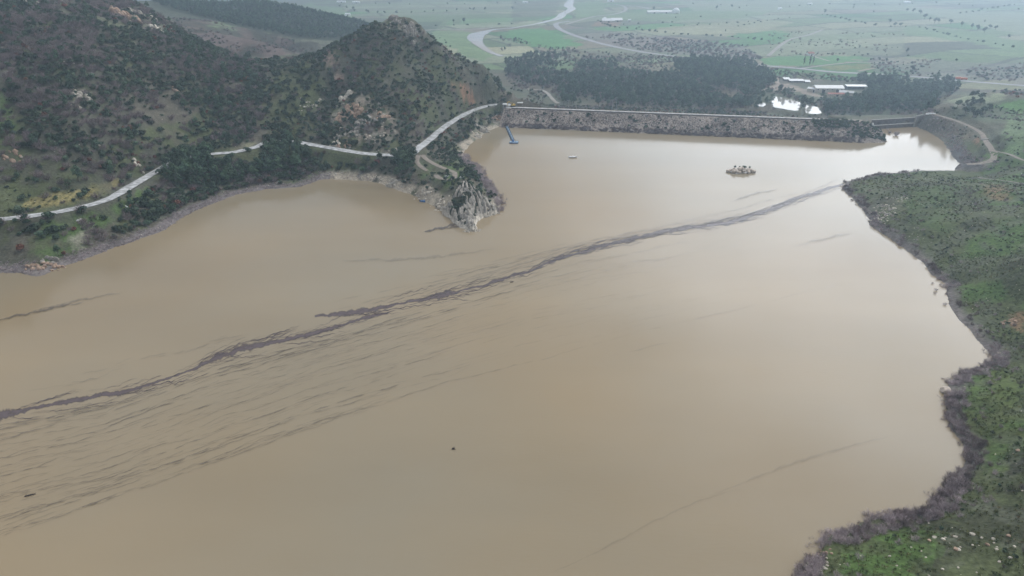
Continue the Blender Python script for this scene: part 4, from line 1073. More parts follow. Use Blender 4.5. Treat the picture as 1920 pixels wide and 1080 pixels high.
def zone(poly, r0, r1, spacing, mix, dens=1.0, gap=None, sd=(1.0, 1e9), seed=0, wob_px=10, roadgap=1.2, keep=None, holes=()):
    """jittered planting over the ground that shows inside a pixel outline; mix: kind -> (share, smallest, largest)"""
    rs = np.random.RandomState(500 + seed)
    if poly is not None:
        Pq = np.array(poly, float); az0 = math.atan((Pq[:, 0].min() - 960) / FPX / 0.72) - .02; az1 = math.atan((Pq[:, 0].max() - 960) / FPX / 0.72) + .02
        az0, az1 = max(az0, AZ0), min(az1, AZ1)
        c = np.array([[math.sin(a) * r, math.cos(a) * r] for a in np.linspace(az0, az1, 12) for r in (r0, r1)])
        x0, x1, y0, y1 = c[:, 0].min(), c[:, 0].max(), c[:, 1].min(), c[:, 1].max()
    else: x0, x1, y0, y1 = keep
    gx, gy = np.meshgrid(np.arange(x0, x1, spacing), np.arange(y0, y1, spacing))
    X = (gx + rs.uniform(-.5, .5, gx.shape) * spacing * 1.1).ravel(); Y = (gy + rs.uniform(-.5, .5, gy.shape) * spacing * 1.1).ravel()
    r = np.hypot(X, Y); m = (r > r0) & (r < r1) & (np.abs(np.arctan2(X, Y)) < AZ1); X, Y = X[m], Y[m]
    Z = Hfun(X, Y); px, py, _ = project(X, Y, Z)
    if poly is not None:
        m = inpoly(px + (vnoise(X / 9, Y / 9, 300) - .5) * wob_px * 2, py + (vnoise(X / 9, Y / 9, 301) - .5) * wob_px, poly)
        X, Y, Z = X[m], Y[m], Z[m]
    s = SDf(X, Y); m = (s > sd[0]) & (s < sd[1]); X, Y, Z = X[m], Y[m], Z[m]
    qx, qy, _ = project(X, Y, np.full_like(X, POND_Z)); m = np.ones(len(X), bool)
    for P__ in PONDS: m &= ~(inpoly(qx, qy, P__) & (np.hypot(X, Y) > 600))
    front = inpoly(qx, qy, [(1440, 198), (1540, 206), (1545, 216), (1440, 213)]) & (np.hypot(X, Y) > 560) & (rs.rand(len(X)) > .12); yx, yy, _ = project(X, Y, Z); yard = inpoly(yx, yy, [(1456, 152), (1470, 146), (1625, 158), (1630, 172), (1610, 186), (1560, 196), (1480, 176)]) & (np.hypot(X, Y) > 560); m &= ~front & ~yard
    X, Y, Z = X[m], Y[m], Z[m]
    d_, n__ = dam_uv(X, Y); m = ~((d_ > -3) & (d_ < DAM_L + 3) & (n__ > -5) & (n__ < 40)); X, Y, Z = X[m], Y[m], Z[m]
    p = np.full(len(X), dens)
    for hp, kf in holes:
        hx, hy, _ = project(X, Y, Z); p = np.where(inpoly(hx + (vnoise(X / 6, Y / 6, 302) - .5) * 30, hy + (vnoise(X / 6, Y / 6, 303) - .5) * 18, hp), p * kf, p)
    if not any('boulder' in k for k in mix):
        a_ = np.clip((np.arctan2(X, Y) - AZ0) / (AZ1 - AZ0) * (NA - 1), 0, NA - 1).astype(int); l_ = np.clip((np.log(np.hypot(X, Y)) - lrs[0]) / (lrs[-1] - lrs[0]) * (NR - 1), 0, NR - 1).astype(int)
        p = p * (1 - .5 * rockm[l_, a_])
    if gap: p = p * smooth(gap[1], gap[2], fbm(X, Y, gap[0], 3, 310 + seed))
    m = rs.rand(len(X)) < p; X, Y, Z = X[m], Y[m], Z[m]
    m = road_clear(X, Y, roadgap); X, Y, Z = X[m], Y[m], Z[m]
    kinds = list(mix); sh = np.array([mix[k][0] for k in kinds], float); sh /= sh.sum()
    # kinds grow in patches rather than evenly mixed
    pick = np.zeros(len(X), int); best = np.full(len(X), -9.0)
    for i, k in enumerate(kinds):
        v = np.log(sh[i]) + (fbm(X, Y, 16, 3, 330 + 7 * i + seed) - .5) * 5 + rs.gumbel(0, .7, len(X))
        q_ = v > best; best[q_] = v[q_]; pick[q_] = i
    for i, k in enumerate(kinds):
        q_ = pick == i
        if not q_.any(): continue
        lo, hi = mix[k][1], mix[k][2]
        S = lo + (hi - lo) * rs.rand(q_.sum()) ** 1.35
        put(k, np.stack([X[q_], Y[q_], Z[q_] - 0.05], -1), S)

HOLES = [([(-20, 285), (60, 275), (130, 300), (190, 330), (235, 340), (210, 372), (-20, 408)], .22), ([(-20, 180), (30, 185), (45, 280), (-20, 285)], .4), ([(255, 235), (330, 222), (400, 232), (412, 272), (340, 285), (270, 270)], .4), ([(500, 120), (560, 110), (612, 140), (610, 190), (560, 258), (505, 262), (490, 200)], .5),
         ([(1, 1)], 1), ([(612, 98), (640, 98), (655, 165), (628, 170)], .3), ([(856, 152), (885, 158), (908, 196), (885, 205)], .35), ([(700, 120), (780, 130), (800, 200), (720, 190)], .8)]
ZL = [(-160, -40), (255, -8), (300, 28), (350, 60), (420, 98), (470, 116), (500, 150), (480, 262), (400, 283), (330, 295), (290, 312), (200, 365), (80, 395), (-160, 425)]
zone(ZL, 250, 680, 2.55, {'brush': (.40, 1.2, 2.8), 'shrub': (.46, 1.1, 3.1), 'rust': (.04, 1., 2.2), 'pine': (.045, .3, .75), 'bright': (.055, .6, 1.3)}, .96, (26, .20, .36), seed=1, holes=HOLES)
zone([(0, 190), (180, 260), (210, 365), (0, 405)], 250, 420, 3.0, {'tuft': (.7, .6, 1.5), 'straw': (.2, .6, 1.4), 'shrub': (.1, .4, .8)}, .8, seed=2)
zone([(350, 60), (430, 100), (470, 112), (480, 200), (420, 260), (330, 230)], 380, 620, 5.0, {'pine': (.8, .45, .8), 'shrub': (.2, 1, 1.8)}, .75, (22, .38, .55), seed=3)
ZH = [(470, 118), (590, 103), (650, 72), (690, 48), (735, 35), (795, 50), (830, 82), (870, 105), (910, 138), (945, 165), (958, 190), (900, 204), (860, 220), (820, 245), (785, 272), (745, 286), (600, 272), (560, 262), (500, 262), (480, 200)]
zone(ZH, 380, 640, 2.7, {'shrub': (.74, 1., 2.9), 'brush': (.12, 1., 2.3), 'rust': (.04, .9, 1.9), 'bright': (.10, .8, 1.8)}, .96, (11, .20, .37), seed=4, holes=HOLES)
zone([(560, 260), (500, 150), (600, 130), (620, 270)], 380, 560, 3.6, {'shrub': (.9, .8, 1.7), 'bright': (.1, .5, 1.2)}, .4, seed=5)
ZBL = [(-120, 428), (60, 410), (200, 388), (300, 325), (340, 302), (500, 277), (560, 275), (745, 298), (770, 300), (700, 332), (600, 326), (560, 342), (440, 357), (340, 398), (250, 442), (100, 490), (-120, 515)]
zone(ZBL, 210, 450, 3.0, {'shrub': (.52, 1.2, 3.2), 'brush': (.26, 1.2, 2.9), 'pine': (.06, .25, .5), 'rust': (.045, 1., 2.2), 'bright': (.09, .6, 1.2)}, .9, (17, .38, .48), sd=(5, 200), seed=6)
zone([(300, 345), (440, 300), (600, 300), (700, 310), (690, 328), (600, 322), (560, 338), (440, 352), (340, 392), (250, 436), (230, 415)], 250, 430, 2.8, {'shrub': (.5, 1.2, 3.0), 'brush': (.32, 1.2, 2.9), 'rust': (.06, 1., 2.2)}, .95, sd=(5, 200), seed=7)
zone([(300, 312), (340, 298), (394, 298), (402, 320), (500, 308), (506, 280), (560, 268), (590, 292), (570, 318), (480, 335), (400, 350), (340, 355), (310, 335)], 280, 450, 4.4, {'pine': (1, .55, 1.05)}, .95, seed=8, roadgap=1.5)
zone([(745, 296), (775, 284), (788, 300), (770, 318), (752, 322), (740, 310)], 330, 440, 3.8, {'pine': (1, .5, .9)}, .95, seed=9, roadgap=1.5)
zone([(700, 325), (760, 322), (790, 345), (760, 352), (720, 340)], 300, 420, 3.2, {'pine': (.5, .35, .6), 'shrub': (.5, .9, 1.5)}, .8, sd=(5, 99), seed=10)
zone([(775, 300), (790, 285), (860, 290), (905, 320), (930, 370), (925, 385), (895, 372), (868, 352), (850, 372), (838, 398), (780, 366), (730, 330)], 290, 460, 2.5, {'shrub': (.75, .9, 2.1), 'bright': (.12, .5, .9), 'brush': (.13, .6, 1.2)}, .75, (10, .34, .5), sd=(3, 99), seed=11)
zone([(855, 285), (885, 292), (910, 318), (936, 362), (948, 398), (925, 398), (900, 345), (868, 308)], 300, 470, 1.4, {'bare': (1, .9, 1.9)}, .8, sd=(-3.0, 8), seed=12)
zone([(790, 282), (832, 249), (880, 216), (945, 204), (938, 240), (900, 255), (872, 282), (850, 292)], 400, 600, 2.7, {'shrub': (.68, 1., 2.7), 'brush': (.14, 1, 2.), 'rust': (.18, .9, 1.9)}, .9, sd=(5, 99), seed=13)
# drawdown strip with low leafless scrub, left shore
zone([(-150, 560), (-150, 440), (60, 470), (250, 425), (400, 365), (600, 318), (700, 325), (700, 345), (600, 345), (440, 385), (250, 470), (60, 530)], 220, 450, 1.25, {'bare': (1, .35, .8)}, .75, sd=(-1.2, 5), seed=14)
# right bank
RB = [(1560, 330), (1700, 316), (1840, 316), (1960, 320), (1980, 1120), (1400, 1160), (1470, 1040), (1740, 900), (1760, 700), (1840, 640), (1740, 500), (1600, 400)]
zone(RB, 70, 480, 1.05, {'bare': (.45, .5, 1.35), 'brush': (.55, .5, 1.3)}, .66, (6, .36, .54), sd=(-.6, 3.2), seed=15)
zone([(1470, 1095), (1500, 1020), (1560, 975), (1740, 935), (1800, 880), (1835, 900), (1770, 985), (1620, 1020), (1560, 1020), (1530, 1090)], 70, 260, .95, {'bare': (.82, .7, 1.5), 'brush': (.18, .6, 1.4)}, .8, (5, .28, .44), sd=(-1.0, 5.5), seed=76)
zone([(1740, 760), (1760, 700), (1860, 665), (1885, 690), (1820, 730), (1815, 800), (1835, 860), (1800, 880)], 100, 320, 1.1, {'bare': (.82, .7, 1.5), 'brush': (.18, .6, 1.4)}, .75, (5, .30, .46), sd=(-1.0, 4.6), seed=77)
zone(RB, 70, 480, 1.3, {'bare': (1, .5, 1.1)}, .5, (5, .42, .55), sd=(-2.6, -.4), seed=75)
zone(RB, 70, 480, 1.7, {'bare': (.85, .5, 1.1), 'shrub': (.15, .5, .9)}, .28, (9, .42, .55), sd=(3.5, 11), seed=16)
zone(RB, 70, 480, 2.3, {'shrub': (.2, .35, .9), 'brush': (.4, .4, 1.0), 'bright': (.4, .4, .9)}, .28, (13, .46, .62), sd=(5, 999), seed=17)
zone(RB, 70, 330, 0.95, {'tuft': (.9, .5, 1.25), 'straw': (.1, .5, 1.1)}, .8, (6, .30, .5), sd=(3, 999), seed=18)
zone(RB, 330, 480, 1.9, {'tuft': (.85, .8, 1.7), 'straw': (.15, .8, 1.5)}, .7, (8, .34, .5), sd=(3, 999), seed=19)
zone(RB, 70, 480, 1.9, {'boulder': (1, .10, .34)}, .55, (8, .54, .66), sd=(1, 999), seed=20)
zone([(1620, 400), (1700, 340), (1720, 350), (1660, 420), (1640, 425)], 250, 420, 1.5, {'boulder': (1, .2, .65)}, .8, (6, .4, .5), sd=(0, 999), seed=21)
zone([(1780, 570), (1800, 565), (1880, 660), (1870, 690), (1840, 660)], 150, 260, 1.0, {'boulder': (1, .2, .55)}, .8, (5, .3, .45), sd=(0.2, 7), seed=22)
zone([(1480, 1075), (1530, 1010), (1570, 1000), (1560, 1060), (1520, 1085)], 80, 130, .8, {'boulder': (1, .2, .5)}, .8, (4, .35, .45), sd=(0.4, 6), seed=23)
zone([(1690, 1010), (1870, 960), (1925, 930), (1925, 1060), (1740, 1070)], 80, 150, 2.2, {'boulder': (1, .25, .75)}, .45, (6, .4, .5), sd=(4, 99), seed=24)
# right abutment and inlet bank
RA = [(1700, 210), (1760, 205), (1850, 195), (1960, 215), (1960, 320), (1845, 320), (1800, 300), (1775, 262), (1735, 238)]
zone(RA, 380, 700, 2.6, {'shrub': (.5, .6, 1.4), 'brush': (.35, .6, 1.4), 'bright': (.15, .5, 1)}, .55, (20, .42, .56), sd=(2, 999), seed=25)
zone(RA, 380, 700, 1.5, {'bare': (1, .6, 1.2)}, .7, sd=(-1.0, 8), seed=26)
zone([(1790, 205), (1815, 185), (1850, 178), (1860, 205), (1830, 225), (1800, 222)], 400, 760, 4.0, {'round_tree': (.7, .5, .95), 'shrub': (.3, 1, 2)}, .8, seed=27)
zone([(1640, 252), (1665, 255), (1700, 256), (1690, 262), (1640, 262)], 420, 520, 1.2, {'bare': (1, .7, 1.5)}, .8, sd=(-9, 9), seed=28)
# rocks on the hills and along the pale shore band
for i, (poly, r0, r1, amp) in enumerate(ROCK): zone(poly, r0, r1, 2.6, {'boulder_grey': (.6, .4, 1.3), 'boulder': (.4, .4, 1.2)}, .5, (7, .35, .5), seed=30 + i)
zone([(600, 325), (690, 328), (790, 360), (850, 400), (890, 425), (880, 440), (800, 385), (700, 350), (600, 345)], 280, 420, 1.3, {'boulder': (1, .25, .75)}, .8, (5, .25, .4), sd=(-.3, 4.5), seed=40)
zone([(150, 490), (340, 400), (440, 352), (610, 325), (610, 345), (440, 372), (340, 415), (150, 500)], 230, 430, 1.9, {'boulder': (.6, .15, .45), 'boulder_grey': (.4, .2, .5)}, .35, sd=(-.3, 6), seed=41)
zone(ZL, 250, 680, 8, {'boulder': (1, .3, .9)}, .25, (20, .5, .6), seed=42)
zone([(560, 185), (602, 185), (602, 205), (560, 205)], 380, 520, 2.0, {'boulder': (1, .5, 1.2)}, .6, seed=43)
# beyond the dam
zone([(945, 118), (1000, 102), (1062, 106), (1068, 150), (1030, 168), (1000, 160), (950, 145)], 590, 1120, 5.0, {'pine': (.4, .6, 1.0), 'round_tree': (.3, .6, 1.1), 'brush': (.3, 2., 4)}, .8, (40, .3, .45), seed=63, wob_px=3)
zone([(945, 115), (1250, 102), (1420, 128), (1800, 165), (1745, 214), (1560, 221), (960, 206)], 560, 1150, 4.6, {'shrub': (.45, 1., 2.6), 'brush': (.45, 1., 2.8), 'bright': (.1, .8, 1.6)}, .6, (50, .36, .52), seed=64, wob_px=3)
FA = [(1068, 145), (1085, 122), (1150, 122), (1168, 140), (1192, 136), (1270, 142), (1400, 168), (1415, 200), (1300, 206), (1160, 203), (1056, 196), (1046, 178), (1055, 160)]
zone(FA, 590, 1120, 5.6, {'pine': (.78, .6, 1.1), 'brush': (.10, 2.5, 4), 'round_tree': (.12, .8, 1.3)}, .93, (60, .30, .42), seed=50, wob_px=3)
zone([(1265, 118), (1330, 112), (1395, 114), (1440, 140), (1456, 160), (1410, 168), (1330, 152), (1270, 140)], 640, 1200, 5.8, {'pine': (1, .75, 1.1)}, .95, seed=51, wob_px=3)
zone([(1600, 146), (1700, 150), (1790, 155), (1800, 168), (1758, 182), (1742, 208), (1640, 216), (1545, 210), (1540, 186), (1625, 182), (1628, 170), (1606, 158)], 560, 1000, 5.2, {'pine': (.7, .7, 1.15), 'round_tree': (.3, .7, 1.1)}, .85, (40, .3, .42), seed=52, wob_px=3)
zone([(960, 196), (1100, 200), (1300, 206), (1560, 214), (1560, 220), (1300, 216), (1100, 208), (970, 204)], 545, 700, 3.2, {'shrub': (.55, 1, 1.9), 'brush': (.25, 1, 1.8), 'rust': (.2, .8, 1.5)}, .8, seed=53, wob_px=2)
zone([(1380, 172), (1440, 168), (1560, 182), (1560, 212), (1380, 204)], 590, 860, 6.0, {'pine': (.45, .6, .95), 'shrub': (.3, 1, 2), 'brush': (.25, 1.2, 2.2)}, .6, seed=54, wob_px=2)
zone([(945, 200), (945, 120), (905, 140), (960, 196)], 560, 760, 4.0, {'pine': (.4, .5, .9), 'shrub': (.6, 1, 1.8)}, .8, seed=55, wob_px=3)
zone([(1060, 60), (1085, 66), (1180, 64), (1400, 85), (1432, 112), (1330, 108), (1180, 92)], 900, 1900, 8.0, {'brush': (.6, 1.8, 3.4), 'shrub': (.4, 1.5, 2.8)}, .85, (70, .32, .5), seed=56, wob_px=3)
zone([(1630, 110), (1700, 112), (1925, 112), (1930, 156), (1640, 137)], 750, 1500, 7.0, {'brush': (.45, 1.4, 2.8), 'shrub': (.55, 1.2, 2.6)}, .7, (60, .38, .54), seed=57, wob_px=3)
zone([(1790, 150), (1930, 165), (1930, 192), (1850, 180), (1800, 172)], 600, 1000, 5.0, {'shrub': (.6, 1.2, 2.4), 'brush': (.3, 1.2, 2.2), 'rust': (.1, 1.5, 2.5)}, .7, (40, .36, .5), seed=58, wob_px=3)
zone([(1440, 60), (1700, 62), (1690, 106), (1440, 104)], 900, 2000, 12.0, {'shrub': (.4, 1.0, 2.2), 'brush': (.6, 1.2, 2.8)}, .5, (80, .4, .6), seed=59, wob_px=3)
zone([(935, 70), (960, 74), (1060, 92), (1240, 106), (1250, 118), (1090, 114), (940, 100)], 700, 1300, 8.0, {'brush': (.7, 1.5, 3), 'round_tree': (.3, .5, .9)}, .5, (60, .4, .55), seed=60, wob_px=3)
zone([(258, -10), (480, -4), (600, 20), (700, 52), (650, 76), (560, 70), (480, 56), (400, 38), (320, 16)], 700, 1500, 5.2, {'pine': (.75, .5, .85), 'shrub': (.25, 1.5, 2.8)}, .92, seed=61, wob_px=3)
zone([(330, 20), (400, 42), (480, 62), (590, 82), (600, 100), (430, 100), (380, 86), (320, 48)], 690, 1000, 5.0, {'brush': (.7, 1, 2.2), 'shrub': (.3, 1, 2)}, .6, (40, .42, .56), seed=62, wob_px=3)
# hedges and field trees on the plain
def hedge(pix, step, kind, lo, hi, seed, jitter=2.0, skip=0.1):
    rs = np.random.RandomState(seed)
    W_ = np.array([ground(x, y, 600.0) for x, y in pix]); C = resample(W_, step)
    C = C[rs.rand(len(C)) > skip]; C[:, :2] += rs.randn(len(C), 2) * jitter; C[:, 2] = Hfun(C[:, 0], C[:, 1])
    put(kind, C, lo + (hi - lo) * rs.rand(len(C)))
hedge([(1170, 46), (1220, 44), (1280, 42)], 22, 'shrub', 2, 4, 1); hedge([(1200, 52), (1260, 50), (1330, 47), (1420, 40)], 26, 'shrub', 1.5, 3.5, 2); hedge([(1380, 50), (1440, 40), (1490, 32)], 30, 'shrub', 1.5, 3, 3)
hedge([(1205, 58), (1290, 66), (1370, 70), (1440, 78)], 14, 'shrub', 2, 4, 4); hedge([(1540, 28), (1640, 48), (1720, 52), (1800, 72), (1900, 90)], 24, 'shrub', 2, 4.5, 5); hedge([(1120, 40), (1150, 52), (1190, 55), (1230, 60)], 16, 'shrub', 2, 4, 6)
hedge([(700, 46), (760, 50), (850, 48), (960, 46)], 30, 'shrub', 2, 4, 7); hedge([(640, 14), (700, 26), (800, 24), (960, 18)], 30, 'round_tree', .7, 1.3, 8, 8); hedge([(1790, 28), (1850, 18), (1900, 10)], 40, 'shrub', 3, 5, 9)
hedge([(700, 8), (800, 10), (1000, 6)], 55, 'round_tree', .7, 1.2, 14, 12); hedge([(1270, 34), (1440, 28)], 60, 'shrub', 2, 3, 15); hedge([(1300, 8), (1450, 12), (1560, 8)], 70, 'shrub', 2.5, 4, 16, 8)
hedge([(800, 62), (870, 108), (930, 112)], 30, 'shrub', 1.5, 3, 17); hedge([(1600, 12), (1750, 8), (1920, 20)], 60, 'round_tree', .6, 1.1, 18, 10); hedge([(1480, 104), (1600, 102), (1700, 106)], 18, 'shrub', 1.5, 3, 19)
for (x, y, sz) in [(1343, 18, 1.6), (1372, 15, 1.3), (1386, 17, 1.0), (1546, 26, 1.5), (1226, 20, 1.6), (1668, 44, 1.3), (1678, 50, 1.5), (1688, 50, 1.3), (1700, 22, 1.6), (1712, 24, 1.4), (1725, 28, 1.7), (1733, 36, 1.8), (1742, 40, 1.6), (1752, 44, 1.8), (1760, 44, 1.5), (1782, 46, 1.6), (1803, 50, 1.5),
                   (1822, 54, 1.5), (1832, 58, 1.7), (1845, 62, 1.6), (1856, 54, 1.4), (1866, 56, 1.2), (1570, 116, .8), (1648, 115, .8), (1662, 116, .7), (1710, 134, 1.1), (1846, 42, .7), (870, 44, 1.5), (850, 42, 1.0), (1700, 100, 1.0), (1890, 72, 1.2), (1360, 60, .8), (1310, 46, .8), (1060, 22, .9), (1480, 14, .8), (1600, 16, .8), (1638, 24, .8)]:
    g_ = ground(x, y, 600.0); put('round_tree', np.array([g_]), np.array([sz * .95]))
for (x, y, sz) in [(52, 424, .62), (148, 340, .85), (130, 352, .5), (110, 480, .55), (65, 345, .4), (172, 420, .3)]:
    g_ = ground(x, y); put('pine', np.array([g_]), np.array([sz]))
for (x, y, sz) in [(312, 316, .85), (322, 311, .95), (334, 308, 1.05), (346, 305, 1.1), (358, 302, 1.0), (368, 299, .9), (378, 302, 1.1), (388, 300, 1.15), (396, 297, .95), (330, 322, .9), (352, 318, 1.0), (372, 315, .95), (392, 312, .9), (508, 281, 1.0), (518, 277, 1.1), (528, 274, 1.2), (538, 275, 1.15), (547, 279, 1.0), (515, 292, 1.1), (535, 290, 1.05), (555, 292, .9), (752, 299, .8), (760, 300, .9), (768, 300, .95), (776, 300, .85), (764, 308, .9), (757, 312, 1.0), (748, 318, .9), (752, 330, .8), (745, 336, .75), (560, 284, .9), (575, 300, .8)]:
    g_ = ground(x, y); put('pine', np.array([g_]), np.array([sz]))
for k_ in range(16):
    g_ = ground(848 + RNG.uniform(0, 26), 372 + RNG.uniform(0, 24)); put('shrub', np.array([g_]) + [[0, 0, .6]], np.array([RNG.uniform(.8, 1.5)]))
for (x, y, sz) in [(284, 364, 2.9), (330, 385, 2.9), (40, 470, 2.7), (390, 342, 1.9), (250, 390, 1.8)]:
    g_ = ground(x, y); put('rust', np.array([g_]), np.array([sz]))

# ------------------------------------------------------------------ the largest of each kind stand as things of their own, the rest as one mass each
LANDMARKS = [(100, 60, 'bare slope top'), (262, 45, 'double rock outcrop'), (150, 190, 'yellowish hillside rock'), (30, 300, 'pale rocks above the road end'), (135, 370, 'yellow road cut'), (210, 372, 'lower road bend'), (300, 318, 'road end under the pines'),
 (80, 500, 'pink shore rock'), (160, 450, 'dry bank gully'), (240, 400, 'green roadside strip'), (330, 385, 'rusty bush'), (400, 350, 'muddy shore'), (450, 282, 'short road stretch'), (560, 262, 'road bend by the pines'), (460, 112, 'green saddle'), (450, 75, 'ploughed hill'),
 (580, 195, 'white stones'), (625, 110, 'brown scree patch'), (640, 148, 'lower scree patch'), (670, 220, 'pinkish crag'), (735, 40, 'summit rocks'), (770, 120, 'summit slope'), (850, 130, 'steep right flank'), (880, 180, 'orange landslip'), (680, 287, 'straight road stretch'),
 (770, 288, 'pine clump over the road'), (840, 230, 'rising road'), (600, 336, 'quiet cove'), (720, 345, 'pale shore ledges'), (793, 377, 'blue boat'), (838, 325, 'track loop'), (885, 380, 'ribbed headland crag'), (935, 380, 'headland tip'), (900, 245, 'buff shore cliff'), (950, 200, 'gatehouse'),
 (962, 265, 'blue raft'), (1000, 130, 'wooded gully'), (1050, 180, 'stream track'), (1110, 150, 'forest clearing'), (1200, 170, 'middle of the forest'), (1200, 212, 'dam crest road'), (1330, 130, 'far pine block'), (1430, 185, 'small pond'), (1475, 192, 'white pond'), (1525, 205, 'grey pond'),
 (1555, 165, 'long white barn'), (1490, 150, 'small white sheds'), (1520, 102, 'red roofed house'), (1516, 118, 'row of cypresses'), (1650, 180, 'farm woodland'), (1700, 145, 'highway'), (1690, 232, 'spillway sill'), (1800, 250, 'reddish bank'), (1840, 245, 'track bend'), (1860, 295, 'track junction'),
 (1880, 203, 'bright green field'), (1830, 200, 'dark hilltop trees'), (1730, 40, 'big field grove'), (1648, 325, 'lone leafless tree'), (1590, 350, 'low spit point'), (1650, 380, 'white stony slope'), (1800, 350, 'green headland top'), (1870, 365, 'reddish soil patch'), (1640, 430, 'scrubby shore corner'),
 (1730, 490, 'grey shore thicket'), (1775, 540, 'drowned bushes'), (1830, 545, 'bright grass hollow'), (1900, 600, 'orange soil bank'), (1810, 610, 'stony shore'), (1865, 675, 'narrow inlet'), (1772, 727, 'tan shore boulder'), (1880, 740, 'light green meadow'), (1790, 800, 'bushy point'), (1810, 860, 'flooded thicket'),
 (1900, 890, 'dark sedge patch'), (1740, 950, 'cove corner'), (1600, 985, 'purple scrub belt'), (1540, 1030, 'rubble corner'), (1650, 1040, 'lush meadow'), (1790, 1035, 'pinkish boulders'), (1380, 318, 'rocky islet'), (1240, 20, 'far white sheds'), (1145, 42, 'earthy farmyard'), (920, 70, 'river bend'), (1060, 30, 'river zigzag'), (580, 40, 'wooded ridge'), (1280, 80, 'scrub plateau'), (1600, 80, 'pale pasture')]
LMX = np.array([(a, b) for a, b, _ in LANDMARKS], float)
def place_label(desc, px, py):
    d = LMX - np.array([px, py]); i = int(np.argmin((d ** 2).sum(1))); dx, dy = px - LMX[i, 0], py - LMX[i, 1]; dist = math.hypot(dx, dy)
    if dist < 7: rel = 'right beside the'
    else:
        a_ = math.degrees(math.atan2(-dy, dx)) % 360; s = int((a_ + 22.5) // 45) % 8
        w_ = ['right of', 'above and right of', 'above', 'above and left of', 'left of', 'below and left of', 'below', 'below and right of'][s]
        rel = ('just ' if dist < 22 else 'somewhat ' if dist < 48 else 'far ' if dist > 90 else '') + w_ + ' the'
    return f'{desc} {rel} {LANDMARKS[i][2]}'

KINDS = {  # kind: object name, category, description by size, group, how many individuals, parts
 'pine': ('pine_tree', 'pine tree', 'dark green pine', 'pine trees round the reservoir', 290), 'round_tree': ('broadleaf_tree', 'tree', 'round-crowned tree', 'broadleaf trees of the plain', 290),
 'shrub': ('evergreen_shrub', 'shrub', 'dark evergreen shrub', 'evergreen shrubs on the banks and hills', 290), 'brush': ('brown_shrub', 'shrub', 'leafless brown shrub', 'leafless brown shrubs on the hills', 290), 'bare': ('bare_shrub', 'shrub', 'leafless grey shrub', 'leafless shrubs along the shore', 290), 'rust': ('rusty_shrub', 'shrub', 'rust-brown shrub', 'rust-coloured shrubs', 200),
 'bright': ('light_green_shrub', 'shrub', 'light green bush', 'light green bushes', 200), 'boulder': ('boulder', 'boulder', 'pale boulder', 'pale boulders on the banks', 290), 'boulder_grey': ('grey_boulder', 'boulder', 'grey boulder', 'grey boulders of the crags', 150)}
MASS = {'pine': 'pine_forest', 'round_tree': 'far_trees', 'shrub': 'maquis_scrub', 'brush': 'brown_scrub', 'bare': 'leafless_scrub', 'rust': 'rusty_scrub', 'bright': 'light_scrub', 'boulder': 'loose_stones', 'boulder_grey': 'crag_stones', 'tuft': 'grass', 'straw': 'dry_grass'}
for kind, arrs in SPOTS.items():
    A_ = np.concatenate(arrs); P_, S_ = A_[:, :3], A_[:, 3]
    px, py, dp = project(P_[:, 0], P_[:, 1], P_[:, 2])
    inv = np.zeros(len(P_), bool)
    if kind in KINDS:
        nm, cat, desc, grp, cnt = KINDS[kind]
        tall = {'pine': 9.0, 'round_tree': 7.0}.get(kind, 1.0)
        vis = (px > 6) & (px < 1914) & (py > 8) & (py < 1072) & visible(P_, S_ * tall * .9)
        scr = np.where(vis, S_ / dp, 0)
        order = np.argsort(-scr)[:cnt]; order = order[scr[order] > 0]
        inv[order] = True
        hi, lo = np.quantile(S_[order], .66), np.quantile(S_[order], .33)
        rs = np.random.RandomState(len(P_))
        for i in order:
            z_ = float(rs.uniform(0, 6.283)); s_ = float(S_[i]); loc = tuple(float(v) for v in P_[i])
            sz = 'large' if s_ > hi else 'small' if s_ < lo else 'medium'
            lb = place_label(f'{sz} {desc}', px[i], py[i])
            if kind in ('pine', 'round_tree'):
                src = (PINES if kind == 'pine' else ROUND); cr_, tr_ = src[rs.randint(len(src))]
                o = empty(nm, loc, z_, s_); link('crown', cr_, o); link('trunk', tr_, o)
            else:
                lib = LIB[kind]; o = link(nm, lib[rs.randint(len(lib))], None, loc, z_, (s_ * rs.uniform(.9, 1.1), s_ * rs.uniform(.9, 1.1), s_ * rs.uniform(.8, 1.15)))
            tag(o, lb, cat, grp)
    rest = ~inv
    if rest.any():
        scatter_object(MASS[kind], LIB[kind], P_[rest], S_[rest], tilt=.6 if 'boulder' in kind else .1)

# ------------------------------------------------------------------ dam
dam = empty('embankment_dam', (float(DAM_A[0]), float(DAM_A[1]), 0))
tag(dam, 'long grey riprap embankment dam with pale crest road across the valley', 'dam')
def dam_sheet(n0, n1, step, name, mat, rough_):
    ss = np.arange(-3, DAM_L + 16.01, step); nn = np.arange(n0, n1 + .01, step)
    S, Nn = np.meshgrid(ss, nn)
    X = S * DAM_U[0] + Nn * DAM_N[0]; Y = S * DAM_U[1] + Nn * DAM_N[1]
    Z = dam_profile(S, Nn) + rough_ * (fbm(X, Y, 2.4, 3, 400) - .5) + rough_ * 1.2 * (fbm(X, Y, 9, 2, 410) - .5)
    V = np.stack([X.ravel(), Y.ravel(), Z.ravel()], -1)
    o = link(name, np_mesh(name, V, grid_faces(len(nn), len(ss)), mat, True), dam); return o
dam_sheet(4.4, 42, .8, 'upstream_face', 'riprap', .8)
dam_sheet(-46, -4.4, 1.6, 'downstream_face', 'concrete_dark', .8)
mb = MB(); W0 = CREST_W / 2 + .4
pts = [(s, sgn) for s in (0,) for sgn in (0,)]
ang = math.atan2(DAM_U[1], DAM_U[0])
mb.box((DAM_U[0] * DAM_L / 2, DAM_U[1] * DAM_L / 2, 9.55), (DAM_L + 6, 2 * W0, .9), ang); mb.build('crest', 'dirt_track', dam)
mb = MB()
